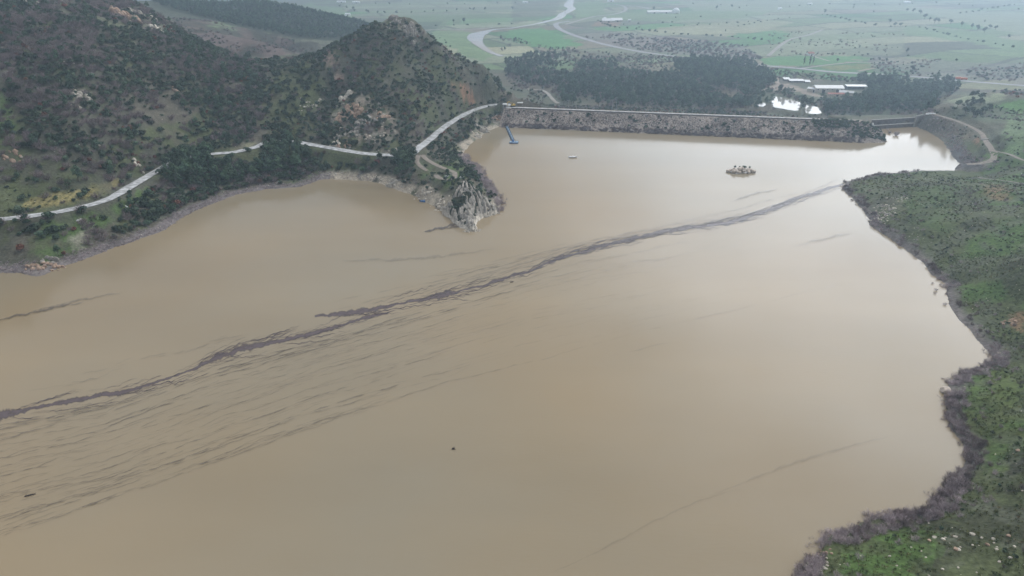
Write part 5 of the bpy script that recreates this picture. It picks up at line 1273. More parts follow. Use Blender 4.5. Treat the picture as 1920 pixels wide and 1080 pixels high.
for off, hgt in ((CREST_W / 2 - .1, .75),):
    c = DAM_U * DAM_L / 2 + DAM_N * off; mb.box((c[0], c[1], 10.0 + hgt / 2), (DAM_L - 6, .35, hgt), ang)
mb.build('parapet', 'concrete_dark', dam)  # dark tone puts the shaded upstream side into the colour
rs = np.random.RandomState(91); n_r = 10500
s_ = rs.uniform(-2, DAM_L + 15, n_r); o_ = rs.uniform(4.6, 28, n_r)
Pr = np.stack([s_ * DAM_U[0] + o_ * DAM_N[0], s_ * DAM_U[1] + o_ * DAM_N[1], dam_profile(s_, o_) + .1], -1)
low = Pr[:, 2] < 1.9
scatter_object('riprap', LIB['riprap'], Pr, rs.uniform(.25, .66, n_r) * np.where(low, .6, 1), dam, tilt=1.5)
# scrub that has taken root in the stones
def dam_plants(kind, nm, cat, desc, grp, n, o0, o1, lo, hi, seed):
    rs = np.random.RandomState(seed)
    for i in range(n):
        s, o = rs.uniform(2, DAM_L - 2), rs.uniform(o0, o1); p = DAM_A + DAM_U * s + DAM_N * o; z = float(dam_profile(s, o))
        px, py, _ = project(p[0], p[1], z); k = rs.uniform(lo, hi); lib = LIB[kind]
        tag(link(nm, lib[rs.randint(len(lib))], None, (float(p[0]), float(p[1]), z), rs.uniform(0, 6), k), place_label(desc + ' on the dam', float(px), float(py)), cat, grp)
dam_plants('shrub', 'dam_shrub', 'shrub', 'round green shrub', 'green shrubs on the dam face', 70, 7, 20, 1.0, 2.2, 5)
rs = np.random.RandomState(92); n_r = 900
s_ = rs.uniform(0, DAM_L, n_r); o_ = rs.uniform(21.5, 27, n_r); Pr = np.stack([DAM_A[0] + s_ * DAM_U[0] + o_ * DAM_N[0], DAM_A[1] + s_ * DAM_U[1] + o_ * DAM_N[1], dam_profile(s_, o_)], -1)
scatter_object('waterline_scrub', LIB['brush'], Pr, rs.uniform(.6, 1.4, n_r))
rs = np.random.RandomState(93); n_r = 420
s_ = rs.uniform(0, DAM_L + 8, n_r); o_ = np.where(rs.rand(n_r) < .5, rs.uniform(5, 21, n_r), rs.uniform(-9, -4.6, n_r)); Pr = np.stack([DAM_A[0] + s_ * DAM_U[0] + o_ * DAM_N[0], DAM_A[1] + s_ * DAM_U[1] + o_ * DAM_N[1], dam_profile(s_, o_)], -1)
scatter_object('dam_weeds', LIB['shrub'] + LIB['brush'], Pr, rs.uniform(.35, 1.2, n_r))
rs = np.random.RandomState(94); n_r = 330
s_ = DAM_L + rs.uniform(-34, 15, n_r); o_ = rs.uniform(3.5, 21, n_r) * np.where(s_ > DAM_L - 8, 1, .55); Pr = np.stack([DAM_A[0] + s_ * DAM_U[0] + o_ * DAM_N[0], DAM_A[1] + s_ * DAM_U[1] + o_ * DAM_N[1], dam_profile(s_, o_)], -1)
scatter_object('mound_scrub', LIB['shrub'] + LIB['bright'], Pr, rs.uniform(.7, 1.6, n_r))

# round mound, walls and sill of the spillway
M['mound'] = M['maquis']
def wall(name, label, p0, p1, h, th, mat, cap=None, z0=-1.0, group=None):
    p0 = np.array(p0[:2]); p1 = np.array(p1[:2]); L_ = float(np.linalg.norm(p1 - p0)); a_ = math.atan2(*(p1 - p0)[::-1]); c = (p0 + p1) / 2
    e = tag(empty(name, (float(c[0]), float(c[1]), 0), a_), label, 'wall', group)
    mb = MB(); mb.box((0, 0, (h + z0) / 2), (L_, th, h - z0)); mb.build('wall_face', mat, e)
    mb = MB()
    for k in range(int(L_ / 4)): mb.box((-L_ / 2 + 2 + k * 4, -th / 2 - .12, (h + max(z0, 0)) / 2), (.35, .26, h - max(z0, 0) - .1))
    mb.build('buttress', mat, e)
    mb = MB(); mb.box((0, 0, h + .12), (L_ + .3, th + .3, .26)); mb.build('coping', cap or mat, e)
    return e
wall('spillway_sill', 'long low brown concrete spillway sill at the reservoir corner', at_z(1637, 242), at_z(1716, 237), 2.6, 1.2, 'concrete_dark', 'concrete')
wall('spillway_wall', 'dark upper spillway wall behind the long low sill', at_z(1634, 232, 3.2), at_z(1716, 227, 3.2), 6.0, 1.0, 'concrete_dark', 'concrete', 1.0)
wall('wing_wall', 'pale slanting wing wall closing the spillway beside the track', at_z(1714, 231, 3.0), at_z(1731, 213, 9), 8.2, .8, 'concrete', None, 0.5)
wall('abutment_wall', 'buff retaining wall where the dam meets the spillway', at_z(1596, 251, 0.6), at_z(1632, 248, 0.6), 3.4, 1.0, 'concrete', 'cream_wall', -.5)
wall('return_wall', 'short pale wall running back along the spillway channel', at_z(1634, 248, 0.4), at_z(1636, 234, 3), 4.2, .8, 'concrete', None, -.5)

# ------------------------------------------------------------------ buildings
def gable(name, label, cat, loc, wd, dp_, hw, hr, yaw, wmat, rmat, nwin=4, ndoor=1, group=None, over=.4, lean=False):
    e = tag(empty(name, loc, yaw), label, cat, group)
    x, y = wd / 2, dp_ / 2
    mb = MB()
    mb.prism([(-y, -1.2), (y, -1.2), (y, hw)] + ([] if lean else [(0, hw + hr)]) + [(-y, hw if not lean else hw - hr)], -x, x); mb.build('wall', wmat, e)
    mb = MB(); t = .18; yo = y + over; k = hr / y if not lean else 0
    if lean: mb.prism([(-yo, hw - hr - hr * over / dp_ + .03), (yo, hw + hr * over / dp_ + .03), (yo, hw + t + .03), (-yo, hw - hr + t + .03)], -x - over, x + over)
    else: mb.prism([(-yo, hw - k * over + .04), (0, hw + hr + .04), (yo, hw - k * over + .04), (yo, hw - k * over + t + .04), (0, hw + hr + t + .1), (-yo, hw - k * over + t + .04)], -x - over, x + over)
    mb.build('roof', rmat, e)
    hh = hw if not lean else hw - hr
    for i in range(ndoor):
        mb = MB(); xx = -x + wd * (i + .5) / ndoor + (.9 if nwin else 0); mb.box((xx, -y - .05, hh * .34), (min(3.2, wd * .14), .12, hh * .68)); d = mb.build('door', 'dark_opening', e)
        mb = MB(); mb.box((xx, -y - .06, hh * .7 + .05), (min(3.6, wd * .16), .14, .16)); mb.build('lintel', 'concrete', d)
    for i in range(nwin):
        mb = MB(); xx = -x + wd * (i + .5) / nwin; mb.box((xx, -y - .05, hh * .74), (min(1.8, wd * .09), .12, hh * .22)); wn = mb.build('window', 'white_paint', e)
        mb = MB(); mb.box((xx, -y - .09, hh * .74), (min(1.5, wd * .075), .12, hh * .17)); mb.build('pane', 'glass_dark', wn)
    return e
def shed_open(name, label, loc, wd, dp_, hw, yaw, rmat, group=None, slope=.8):
    e = tag(empty(name, loc, yaw), label, 'shed', group); x, y = wd / 2, dp_ / 2
    mb = MB(); mb.prism([(-y - .5, hw - slope), (y + .3, hw), (y + .3, hw + .16), (-y - .5, hw - slope + .16)], -x - .3, x + .3); mb.build('roof', rmat, e)
    mb = MB(); mb.box((0, y - .1, hw / 2 - .6), (wd, .2, hw + .9)); mb.build('back_wall', 'concrete_dark', e)
    for i in range(max(3, int(wd / 5) + 1)):
        n_ = max(3, int(wd / 5) + 1); mb = MB(); xx = -x + .2 + (wd - .4) * i / (n_ - 1); mb.box((xx, -y, (hw - slope) / 2 - .4), (.22, .22, hw - slope + .8)); mb.build('post', 'steel', e)
    return e
T2 = 560.0
gable('long_barn', 'largest white barn with a bright gabled roof in the farmyard', 'barn', ground(1551, 173, T2), 30, 12, 5.2, 2.2, rad(-2), 'cream_wall', 'white_roof', 6, 2)
shed_open('open_shed', 'long thin white open shed joined to the barn end', ground(1604, 167, T2), 22, 7, 4.2, rad(-3), 'white_roof')
gable('side_barn', 'slanting pale shed standing at the front corner of the barn', 'shed', ground(1526, 172, T2), 13, 7, 3.2, 1.2, rad(-38), 'cream_wall', 'white_roof', 2, 1)
gable('stone_store', 'grey roofed store in front of the barn by the reddish plot', 'shed', ground(1586, 178, T2), 14, 8, 3.0, 1.4, rad(-24), 'cream_wall', 'grey_roof', 3, 1)
gable('red_store', 'low reddish roofed store in front of the white barn', 'shed', ground(1566, 180, T2), 17, 6, 2.4, .9, rad(-2), 'cream_wall', 'red_roof', 4, 1)
for i, (x, y, wd, lb) in enumerate([(1474, 151, 7, 'small white roofed shed at the yard entrance'), (1482, 154, 4, 'tiny white hut between two yard sheds'), (1496, 154, 12, 'longest of the small white sheds above the yard'), (1513, 156, 6, 'white shed at the barn side of the row')]):
    shed_open('yard_shed', lb, ground(x, y, T2), wd, 5, 3.2, rad(-4), 'white_roof', 'white sheds above the farmyard', 1.4)
gable('farm_house', 'small house with a red roof beside the green field', 'house', ground(1519, 104, T2), 9, 7, 3.2, 1.8, rad(5), 'white_paint', 'red_roof', 3, 1)
gable('far_farm', 'pale hip of a farm building in the earthy yard, nearer the river', 'barn', ground(1140, 42, 900), 26, 14, 4, 4, rad(0), 'cream_wall', 'white_roof', 3, 1)
gable('far_farm', 'second pale farm roof in the earthy yard, nearer the pasture', 'barn', ground(1156, 41, 900), 24, 13, 4, 4, rad(4), 'cream_wall', 'white_roof', 3, 1)
gable('far_hut', 'tiny white hut behind the earthy farmyard', 'hut', ground(1134, 36, 900), 6, 5, 3, 1, 0, 'white_paint', 'white_roof', 1, 1)
gable('far_hut', 'tiny white hut alone in the field beside the farmyard', 'hut', ground(1180, 40, 900), 6, 5, 3, 1.2, 0, 'white_paint', 'white_roof', 1, 1)
gable('greenhouse', 'long bright white shed on the far plain by a round tree', 'barn', ground(1236, 25, 900), 62, 14, 3.6, 3.5, rad(5), 'white_paint', 'white_roof', 5, 2)
e = tag(empty('white_dome', ground(1267, 25, 900)), 'round white domed tank on the far plain', 'tank')
rings = []
for k in range(9):
    a_ = math.pi * .5 * k / 8.0; r_ = 9.5 * math.cos(a_ * .98) if k else 9.5; rings.append([(r_ * math.cos(t * math.pi / 12), r_ * math.sin(t * math.pi / 12), 4 + 9 * math.sin(a_)) for t in range(24)])
mb = MB(); mb.loft(rings); mb.build('dome', 'white_roof', e, smooth_=True)
mb = MB(); mb.tube((0, 0, -1), (0, 0, 4.05), 9.6, 9.6, 24); mb.build('drum', 'white_paint', e)
mb = MB(); mb.box((0, -9.7, 1.4), (3, .3, 2.8)); mb.build('hatch', 'grey_roof', e)
for x, y, wd, lb in [(1145, 3, 20, 'white roof at the far track by the frame edge'), (640, 5, 26, 'long pale building beyond the wooded ridge'), (668, 6, 22, 'pale building next to the one beyond the ridge'), (652, 29, 12, 'white hut below the wooded ridge'), (985, 6, 16, 'pale farmstead left of the river zigzag'), (1518, 9, 12, 'white hut in the hazy far field'), (1700, 6, 18, 'thin pale roof in the top field'), (1462, 18, 9, 'small pale hut at the far scrub edge')]:
    gable('far_building', lb, 'building', ground(x, y, 900), wd, 9, 3.5, 1.6, rad(3), 'white_paint', 'white_roof', 2, 1)

# left abutment: gatehouse, shed, excavator
gh = ground(946.5, 206, 480)
e = tag(empty('gatehouse', (gh[0], gh[1], gh[2]), rad(4)), 'small pale concrete gatehouse tower at the dam end', 'gatehouse')
mb = MB(); mb.box((0, 0, 1.6), (2.6, 2.4, 5.6)); mb.build('tower', 'concrete', e, bevel=.05)
mb = MB(); mb.box((0, 0, 4.6), (3.4, 3.2, .4)); mb.build('roof', 'white_paint', e)
mb = MB(); mb.box((0, -1.22, 3.3), (1.5, .1, .9)); mb.build('window', 'glass_dark', e)
mb = MB(); mb.box((0, -1.22, .9), (1.0, .1, 2.0)); mb.build('door', 'concrete_dark', e)
mb = MB(); mb.box((2.6, -.6, .2), (3.0, 1.8, .5)); mb.build('platform', 'white_paint', e)
shed_open('roadside_shed', 'white roofed open shed beside the road at the dam end', ground(974, 199, 500), 5.6, 3.6, 3.6, rad(-8), 'white_roof', None, .7)
def excavator(loc, yaw):
    e = tag(empty('excavator', loc, yaw), 'yellow excavator parked on the road at the dam end', 'excavator')
    for sy in (-1.15, 1.15):
        mb = MB(); mb.prism([(-1.9, .12), (-1.6, 0), (1.6, 0), (1.9, .12), (2.0, .45), (1.7, .85), (-1.7, .85), (-2.0, .45)], -.3, .3)
        v = mb.v; mb.v = [(y, x + sy, z) for x, y, z in v]; mb.build('track', 'rubber', e)
    mb = MB(); mb.box((-.5, 0, 1.55), (3.2, 2.5, 1.1), 0, .92); mb.build('body', 'yellow_paint', e, bevel=.06)
    mb = MB(); mb.box((.9, .7, 2.35), (1.5, 1.05, 1.6), 0, .85); c = mb.build('cab', 'yellow_paint', e, bevel=.05)
    mb = MB(); mb.box((1.68, .7, 2.55), (.06, .8, .9)); mb.box((.9, 1.24, 2.55), (1.0, .06, .8)); mb.build('window', 'glass_dark', c)
    mb = MB(); mb.loft([[(1.0, -.55 + a, 1.9 + b) for a, b in ((0, 0), (.4, 0), (.4, .5), (0, .5))], [(2.6, -.55 + a, 4.0 + b) for a, b in ((0, 0), (.4, 0), (.4, .55), (0, .55))], [(4.4, -.55 + a, 3.6 + b) for a, b in ((0, 0), (.4, 0), (.4, .35), (0, .35))]]); mb.build('boom', 'yellow_paint', e)
    mb = MB(); mb.loft([[(4.5 + a, -.5 + c, 3.9) for a, c in ((-.2, 0), (.2, 0), (.2, .3), (-.2, .3))], [(4.2 + a, -.5 + c, 1.2) for a, c in ((-.15, 0), (.15, 0), (.15, .3), (-.15, .3))]]); mb.build('arm', 'yellow_paint', e)
    mb = MB(); mb.prism([(3.4, .3), (4.3, .1), (4.6, .9), (4.2, 1.25), (3.9, .7)], -.6, .6); v = mb.v; mb.v = [(y, x - .35, z) for x, y, z in v]; mb.build('bucket', 'steel', e)
    return e
ex = at_z(961, 199.5, 10.3); excavator((ex[0], ex[1], 10.05), rad(205))

# ------------------------------------------------------------------ on the water
p0 = np.array(at_z(947.5, 231.5, .5)); p1 = np.array(at_z(961.5, 262, .5)); Lw = float(np.linalg.norm((p1 - p0)[:2])); aw = math.atan2(p1[1] - p0[1], p1[0] - p0[0])
e = tag(empty('floating_walkway', (p0[0], p0[1], 0), aw), 'blue floating walkway on drums from the shore to the raft', 'walkway')
mb = MB()
for k in range(int(Lw / .9)): mb.box((.45 + k * .9, 0, .62), (.8, 1.3, .07))
mb.build('deck', 'blue_pale', e)
for sy in (-.62, .62):
    mb = MB(); mb.tube((0, sy, 1.45), (Lw, sy, 1.45), .04, n=5)
    for k in range(int(Lw / 2.2) + 1): mb.tube((k * 2.2, sy, .6), (k * 2.2, sy, 1.45), .035, n=5)
    mb.build('railing', 'blue_dark', e)
for k in range(int(Lw / 2.4)):
    for sy in (-.95, .95):
        mb = MB(); mb.tube((1.0 + k * 2.4 - .5, sy, .22), (1.0 + k * 2.4 + .55, sy, .22), .36, n=10); mb.build('float_drum', 'blue_dark', e)
mb = MB(); mb.tube((0, -.2, .95), (Lw, -.2, .95), .16, n=8); mb.build('pipe', 'blue_dark', e)
rp = at_z(963.5, 267, .3)
e = tag(empty('pump_raft', (rp[0], rp[1], 0), rad(-4)), 'pale blue pump raft at the outer end of the floating walkway', 'raft')
for sy in (-1.6, 1.6):
    mb = MB(); mb.loft([[(x, sy + .5 * math.cos(t * .7854) * k, .25 + .42 * math.sin(t * .7854) * k) for t in range(8)] for x, k in ((-3.2, .35), (-2.6, 1), (2.6, 1), (3.3, .35))]); mb.build('pontoon', 'blue_plastic', e)
mb = MB(); mb.box((0, 0, .75), (5.8, 4.2, .16)); mb.build('deck', 'blue_pale', e)
mb = MB()
for a_, b_ in (((-2.8, -2, 1.7), (2.8, -2, 1.7)), ((-2.8, 2, 1.7), (2.8, 2, 1.7)), ((2.8, -2, 1.7), (2.8, 2, 1.7))):
    mb.tube(a_, b_, .04, n=5)
for x in (-2.8, -1.4, 0, 1.4, 2.8):
    for y in (-2, 2): mb.tube((x, y, .8), (x, y, 1.7), .035, n=5)
mb.build('railing', 'blue_dark', e)
mb = MB(); mb.box((-.6, .4, 1.35), (1.5, 1.2, 1.05)); mb.build('pump_housing', 'blue_plastic', e, bevel=.08)
mb = MB(); mb.tube((.7, .4, 1.3), (1.9, .4, 1.3), .3, n=10); mb.build('motor', 'steel', e)

def boat_hull(L_, B, H, mat, e, wall_=.08):
    st = [(-.5, .75, .0), (-.3, .95, 0), (0, 1.0, 0), (.25, .86, .02), (.42, .45, .10), (.5, .04, .22)]
    rings = []
    for f, b_, lift in st:
        x = f * L_; w2 = B / 2 * b_
        rings.append([(x, -w2, H + lift), (x, -w2 * .85, .12 + lift * .6), (x, 0, -.12 + lift), (x, w2 * .85, .12 + lift * .6), (x, w2, H + lift), (x, w2 - wall_ * b_, H + lift - .02), (x, w2 * .7, .22 + lift * .5), (x, -w2 * .7, .22 + lift * .5), (x, -w2 + wall_ * b_, H + lift - .02)])
    mb = MB(); mb.loft(rings); return mb.build('hull', mat, e)
bp_ = at_z(1074, 295.5)
e = tag(empty('white_boat', (bp_[0], bp_[1], 0), rad(2)), 'small white boat with a short mast alone on the open water', 'boat')
boat_hull(5.6, 1.9, .8, 'white_paint', e)
mb = MB(); mb.loft([[(f * 5.6, -.86 * b_, .8 + l_), (f * 5.6, .86 * b_, .8 + l_), (f * 5.6, .86 * b_, .86 + l_), (f * 5.6, -.86 * b_, .86 + l_)] for f, b_, l_ in ((-.48, .76, 0), (-.3, .95, 0), (0, 1, 0), (.25, .86, .02), (.42, .45, .1), (.49, .08, .2))]); mb.build('added_deck', 'white_paint', e)  # added full-length white deck, keeps the shaded hull interior from showing dark
mb = MB(); mb.box((-.9, 0, .52), (.3, 1.25, .08)); mb.box((.5, 0, .52), (.3, 1.2, .08)); mb.build('thwart', 'white_paint', e)
mb = MB(); mb.tube((.2, 0, .2), (.2, 0, 2.1), .07, .05, 8); mb.build('mast', 'white_paint', e)
mb = MB(); mb.box((-.2, 0, .85), (1.2, 1.0, .5), 0, .85); mb.build('console', 'white_paint', e, bevel=.05)
mb = MB(); mb.box((-2.5, 0, .55), (.35, .4, .8)); mb.build('outboard_motor', 'steel', e, bevel=.04)
bp_ = at_z(792.5, 378.5)
e = tag(empty('blue_boat', (bp_[0], bp_[1], 0), rad(-30)), 'small bright blue boat moored under the pale headland rocks', 'boat')
boat_hull(3.6, 1.5, .6, 'blue_plastic', e)
mb = MB(); mb.box((.7, 0, .78), (1.3, 1.2, .5), 0, .8); mb.build('cuddy', 'blue_plastic', e, bevel=.06)
mb = MB(); mb.box((-.7, 0, .5), (.3, 1.1, .08)); mb.build('thwart', 'blue_pale', e)
mb = MB(); mb.box((-1.9, 0, .5), (.3, .35, .7)); mb.build('outboard_motor', 'rubber', e)
# islet
ip = at_z(1392, 325.0)
e = tag(empty('rocky_islet', (ip[0], ip[1] + 2.5, 0)), 'low pale rocky islet with a few dark bushes on top', 'islet')
rs = np.random.RandomState(33)
rocks = []
for k in range(46):
    t = rs.uniform(-1, 1); y = rs.uniform(-1, 1) * math.sqrt(1 - t * t) * 3.2; r_ = rs.uniform(.8, 1.9) * (1 - .45 * abs(t)); me_ = rock_mesh(900 + k, 'rock_cream', 2, .9)
    V = np.array([v.co[:] for v in me_.vertices]) * r_ + np.array([t * 8.8, y, .35 + 1.6 * (1 - t * t) * (1 - (y / 3.4) ** 2)])
    rocks.append((V, [tuple(p.vertices) for p in me_.polygons]))
mb = MB()
for V, F in rocks: mb.add(V, F)
mb.build('rock', 'rock_cream', e)
rs = np.random.RandomState(34)
for k, (x, y, s, lb) in enumerate([(-4.0, .8, 1.2, 'dark bush at the left end of the islet top'), (-.8, 1.2, .9, 'thin dark bush second on the islet top'), (2.2, .9, 1.25, 'darkest round bush on the islet top'), (4.9, .6, 1.0, 'low dark bush at the right end of the islet')]):
    tag(link('islet_shrub', LIB['shrub'][k], None, (ip[0] + x, ip[1] + 2.5 + y, 2.4), k * 1.3, (s * 1.2, s, s)), lb, 'shrub', 'bushes on the islet')
# driftwood
for x, y, L_, lb in [(57, 929, 2.4, 'dark driftwood branch floating among the lower left streaks'), (850, 842, .8, 'tiny dark branch floating in the open middle water'), (960, 529, 1.4, 'dark branch caught beside the main film band')]:
    p = at_z(x, y); o_ = tag(empty('driftwood', (p[0], p[1], .08), rad(20)), lb, 'driftwood')
    mb = MB(); mb.tube((-L_ / 2, 0, 0), (L_ * .1, .12, .05), .16, .12, 7); mb.tube((L_ * .1, .12, .05), (L_ / 2, .05, 0), .12, .05, 7); mb.build('log', 'driftwood', o_)
    mb = MB()
    for k in range(9): mb.tube((-L_ / 2 + L_ * k / 10, .05, .02), (-L_ / 2 + L_ * k / 10 + .4, .6 * (-1) ** k, .12), .06, .02, 5)
    mb.build('twigs', 'driftwood', o_)

# ------------------------------------------------------------------ headland crag: upright ribs of rock fanning down to the water
Pc = [(845, 378), (852, 360), (866, 346), (884, 350), (898, 362), (914, 378), (934, 396), (932, 404), (908, 410), (896, 418), (899, 432), (886, 438), (862, 429), (840, 412), (826, 396)]
ctr = np.array([at_z(x, y, 5)[:2] for x, y in Pc]); x0, y0 = ctr.min(0) - 10; x1, y1 = ctr.max(0) + 10
gx, gy = np.meshgrid(np.arange(x0, x1, .33), np.arange(y0, y1, .33)); gz = Hfun(gx, gy); px, py, _ = project(gx, gy, gz)
ox, oy, _ = at_z(862, 322, 11)
angc = np.arctan2(gx - ox, -(gy - oy)); rr = np.hypot(gx - ox, gy - oy)
rib = 1 - np.abs(((angc * 12 + (fbm(gx, gy, 7, 3, 501) - .5) * 2.2) % 1.0) * 2 - 1)
rib2 = 1 - np.abs(((angc * 29 + (fbm(gx, gy, 4, 3, 511) - .5) * 2.0) % 1.0) * 2 - 1)
inside = inpoly(px + (fbm(gx, gy, 3, 2, 520) - .5) * 10, py + (fbm(gx, gy, 3, 2, 521) - .5) * 8, Pc)
edge = inside.astype(float)
for _ in range(7):
    pe = np.pad(edge, 1, mode='edge'); edge = (pe[:-2, 1:-1] + pe[2:, 1:-1] + pe[1:-1, :-2] + pe[1:-1, 2:] + pe[1:-1, 1:-1]) / 5
green = inpoly(px, py, [(848, 372), (862, 368), (876, 374), (868, 392), (856, 402), (848, 388)])
zc = gz + edge * (1.9 * rib ** 1.2 + .8 * rib2 + 1.3 * (fbm(gx, gy, 2.2, 3, 530) - .4)) * np.where(green, .15, 1) * smooth(-.6, 1.2, gz) - .9 * (1 - smooth(.05, .45, edge))
keepf = (edge[:-1, :-1] > .05).ravel()
Fg = grid_faces(*gx.shape)[keepf]
e = tag(empty('headland_crag', (float(at_z(885, 400)[0]), float(at_z(885, 400)[1]), 0)), 'grey ribbed rock crag at the tip of the headland', 'rock outcrop')
def crag_part(name, sel, mat):
    F = Fg[sel]; u, inv_ = np.unique(F, return_inverse=True); V = np.stack([gx.ravel()[u], gy.ravel()[u], zc.ravel()[u]], -1) - np.array(e.location)
    link(name, np_mesh(name, V, inv_.reshape(F.shape), mat, False), e)
zf = zc.ravel()[Fg].mean(1) + (fbm(gx, gy, 3, 2, 540).ravel()[Fg].mean(1) - .5) * 1.6
M['gully'] = simple('gully_soil', (.055, .062, .042), .95, .1, .4, 1.2)
rf = (rib + .35 * rib2).ravel()[Fg].mean(1) + (fbm(gx, gy, 2, 2, 550).ravel()[Fg].mean(1) - .5) * .9; gul_ = (zf >= 1.9) & ((rf < .36) | green.ravel()[Fg].all(1))
crag_part('gully', gul_, 'gully'); crag_part('ribs', (zf >= 1.9) & ~gul_, 'rock_grey'); crag_part('bleached_foot', zf < 1.9, 'rock_pale')

# outcrops, each a cluster of slabs
def outcrop(px, py, n, spread, size, mat, label, seed, up=1.0, stretch=1.0):
    c = ground(px, py); rs = np.random.RandomState(seed); mb = MB()
    for k in range(n):
        a_ = rs.uniform(0, 6.28); o = spread * math.sqrt(rs.rand()); X, Y = c[0] + o * math.cos(a_) * stretch, c[1] + o * math.sin(a_) * .7; Z = float(Hfun(X, Y))
        me_ = rock_mesh(seed * 50 + k, mat, 2, 1.0); V = np.array([v.co[:] for v in me_.vertices]); s = size * rs.uniform(.45, 1.2); t = rs.uniform(-.5, .5)
        V = V * np.array([s * rs.uniform(.6, 1.2), s * rs.uniform(.5, .9), s * up * rs.uniform(.7, 1.3)]); ct, st_ = math.cos(t), math.sin(t)
        V = np.stack([V[:, 0] * ct + V[:, 2] * st_, V[:, 1], -V[:, 0] * st_ + V[:, 2] * ct], -1) + np.array([X - c[0], Y - c[1], Z - c[2] + s * .15])
        mb.add(V, [tuple(p.vertices) for p in me_.polygons]); bpy.data.meshes.remove(me_)
    tag(mb.build('rock_outcrop', mat, None, c), label, 'rock outcrop')
outcrop(745, 44, 22, 10, 2.3, 'rock_weathered', 'grey crag crowning the conical hill', 1, 1.1)
outcrop(768, 66, 12, 6, 2.2, 'rock_grey', 'pale slabs just under the conical hill summit', 2, 1.5)
outcrop(779, 62, 7, 4, 2.0, 'rock_grey', 'narrow pale slabs near the summit skyline', 3, 1.6)
outcrop(648, 184, 12, 4.5, 2.2, 'rock_pale', 'pale rock knob topping the pinkish crag', 4, 1.2)
outcrop(655, 212, 40, 10, 2.2, 'rock_pink', 'broad pinkish crag on the hill face', 5, 1.1)
outcrop(685, 228, 22, 7, 2.2, 'rock_grey', 'tilted grey slabs below the pinkish crag', 6, 1.0)
outcrop(715, 220, 14, 6, 2.0, 'rock_pink', 'slanting pinkish slabs beside the tilted grey ones', 7, 1.0)
outcrop(660, 246, 14, 6, 1.7, 'rock_grey', 'grey knobs between the crag and the road', 8)
outcrop(640, 256, 10, 4, 1.5, 'rock_grey', 'small grey knobs close above the straight road', 9)
outcrop(628, 272, 9, 4, 1.4, 'rock_pale', 'pale blocks at the roadside under the hill', 10)
outcrop(646, 275, 9, 4, 1.5, 'rock_pink', 'buff blocks at the roadside beside the pale ones', 11)
outcrop(744, 284, 5, 2, 1.3, 'rock_pale', 'single white block where the straight road ends', 12)
outcrop(228, 30, 26, 9, 2.8, 'rock_pink', 'pinkish cliff high on the left hillside', 13, 1.4, 1.4)
outcrop(252, 24, 12, 7, 2.2, 'rock_pale', 'pale ledges beside the pinkish hillside cliff', 14, .9, 1.5)
outcrop(300, 42, 20, 6, 2.0, 'rock_pale', 'bright cream scar on the left hillside skyline', 15, .7, 1.5)
outcrop(292, 55, 14, 5, 1.9, 'rock_pale', 'cream rocks running below the bright scar', 16, .8)
outcrop(284, 66, 9, 4, 1.7, 'rock_pale', 'lowest cream rock cluster below the scar', 17)
outcrop(150, 180, 16, 6, 1.7, 'rock_pale', 'yellowish rocks in the middle of the left hillside', 18)
outcrop(135, 198, 9, 4, 1.3, 'rock_pale', 'smaller yellowish rocks beneath the hillside ones', 19)
outcrop(58, 8, 8, 6, 2.6, 'rock_pale', 'pale rock at the very top of the left hillside', 20)
outcrop(20, 292, 12, 6, 1.3, 'rock_pink', 'buff rocks above the left end of the road', 21, .8, 1.4)
outcrop(258, 310, 8, 3, 1.3, 'rock_pale', 'yellow white rock beside the road end', 22)
outcrop(112, 2, 6, 5, 1.8, 'rock_grey', 'small grey rock on the hillside top edge', 23)
outcrop(328, 170, 4, 2, 1.6, 'rock_pink', 'lone pinkish rock amid the hillside scrub', 24)
outcrop(84, 500, 30, 5.5, 1.2, 'rock_pink', 'pink and grey shore rocks at the left water edge', 25, .8, 1.5)
outcrop(95, 490, 14, 3.5, 1.2, 'rock_grey', 'grey rock hump above the pink shore rocks', 26)
outcrop(905, 244, 22, 6, 1.8, 'rock_pale', 'buff shore cliff below the road near the dam', 27, 1.1)
outcrop(893, 254, 12, 4, 1.6, 'rock_pale', 'lower buff rocks at the water by the cliff', 28)
outcrop(935, 222, 26, 6, 1.4, 'rock_pink', 'pinkish bank where the dam meets the hill', 29)
outcrop(948, 214, 16, 4, 1.2, 'rock_grey', 'grey rocks stepping down beside the gatehouse', 30)
outcrop(955, 208, 8, 3, 1.2, 'rock_pale', 'pale block face under the excavator', 31)
outcrop(885, 431, 26, 3.6, 1.2, 'rock_pale', 'bleached rocks at the lowest headland point', 32, .8, 1.3)
outcrop(918, 404, 22, 5.5, 1.2, 'rock_pale', 'bleached ledge along the right foot of the headland', 33, .8, 1.6)
outcrop(790, 372, 18, 5, 1.2, 'rock_pale', 'pale ledge beside the blue boat', 34, .8, 1.5)
outcrop(735, 345, 16, 4, 1.4, 'rock_pale', 'pale rock knob at the cove corner', 35, .9)
outcrop(820, 392, 20, 5, 1.3, 'rock_pale', 'pale broken ledge between boat and crag', 36, .9, 1.4)
outcrop(1645, 412, 10, 2.5, .8, 'rock_pale', 'cream rock pile on the scrubby right shore', 37)
outcrop(1880, 360, 12, 5, .8, 'rock_pink', 'reddish stones on the bare patch of the right headland', 38, .5)
outcrop(1905, 600, 14, 3.5, .7, 'rock_pink', 'orange stones in the right bank cutting', 39, .5, 1.5)
outcrop(1530, 1040, 26, 3.2, .5, 'rock_pink', 'buff rubble heap at the lower right shore', 40, .7)
outcrop(1528, 1060, 16, 2.4, .45, 'rock_pale', 'white rubble below the buff heap', 41, .7)
g_ = at_z(1772, 733, .3); me_ = rock_mesh(777, 'rock_cream', 3, .75)
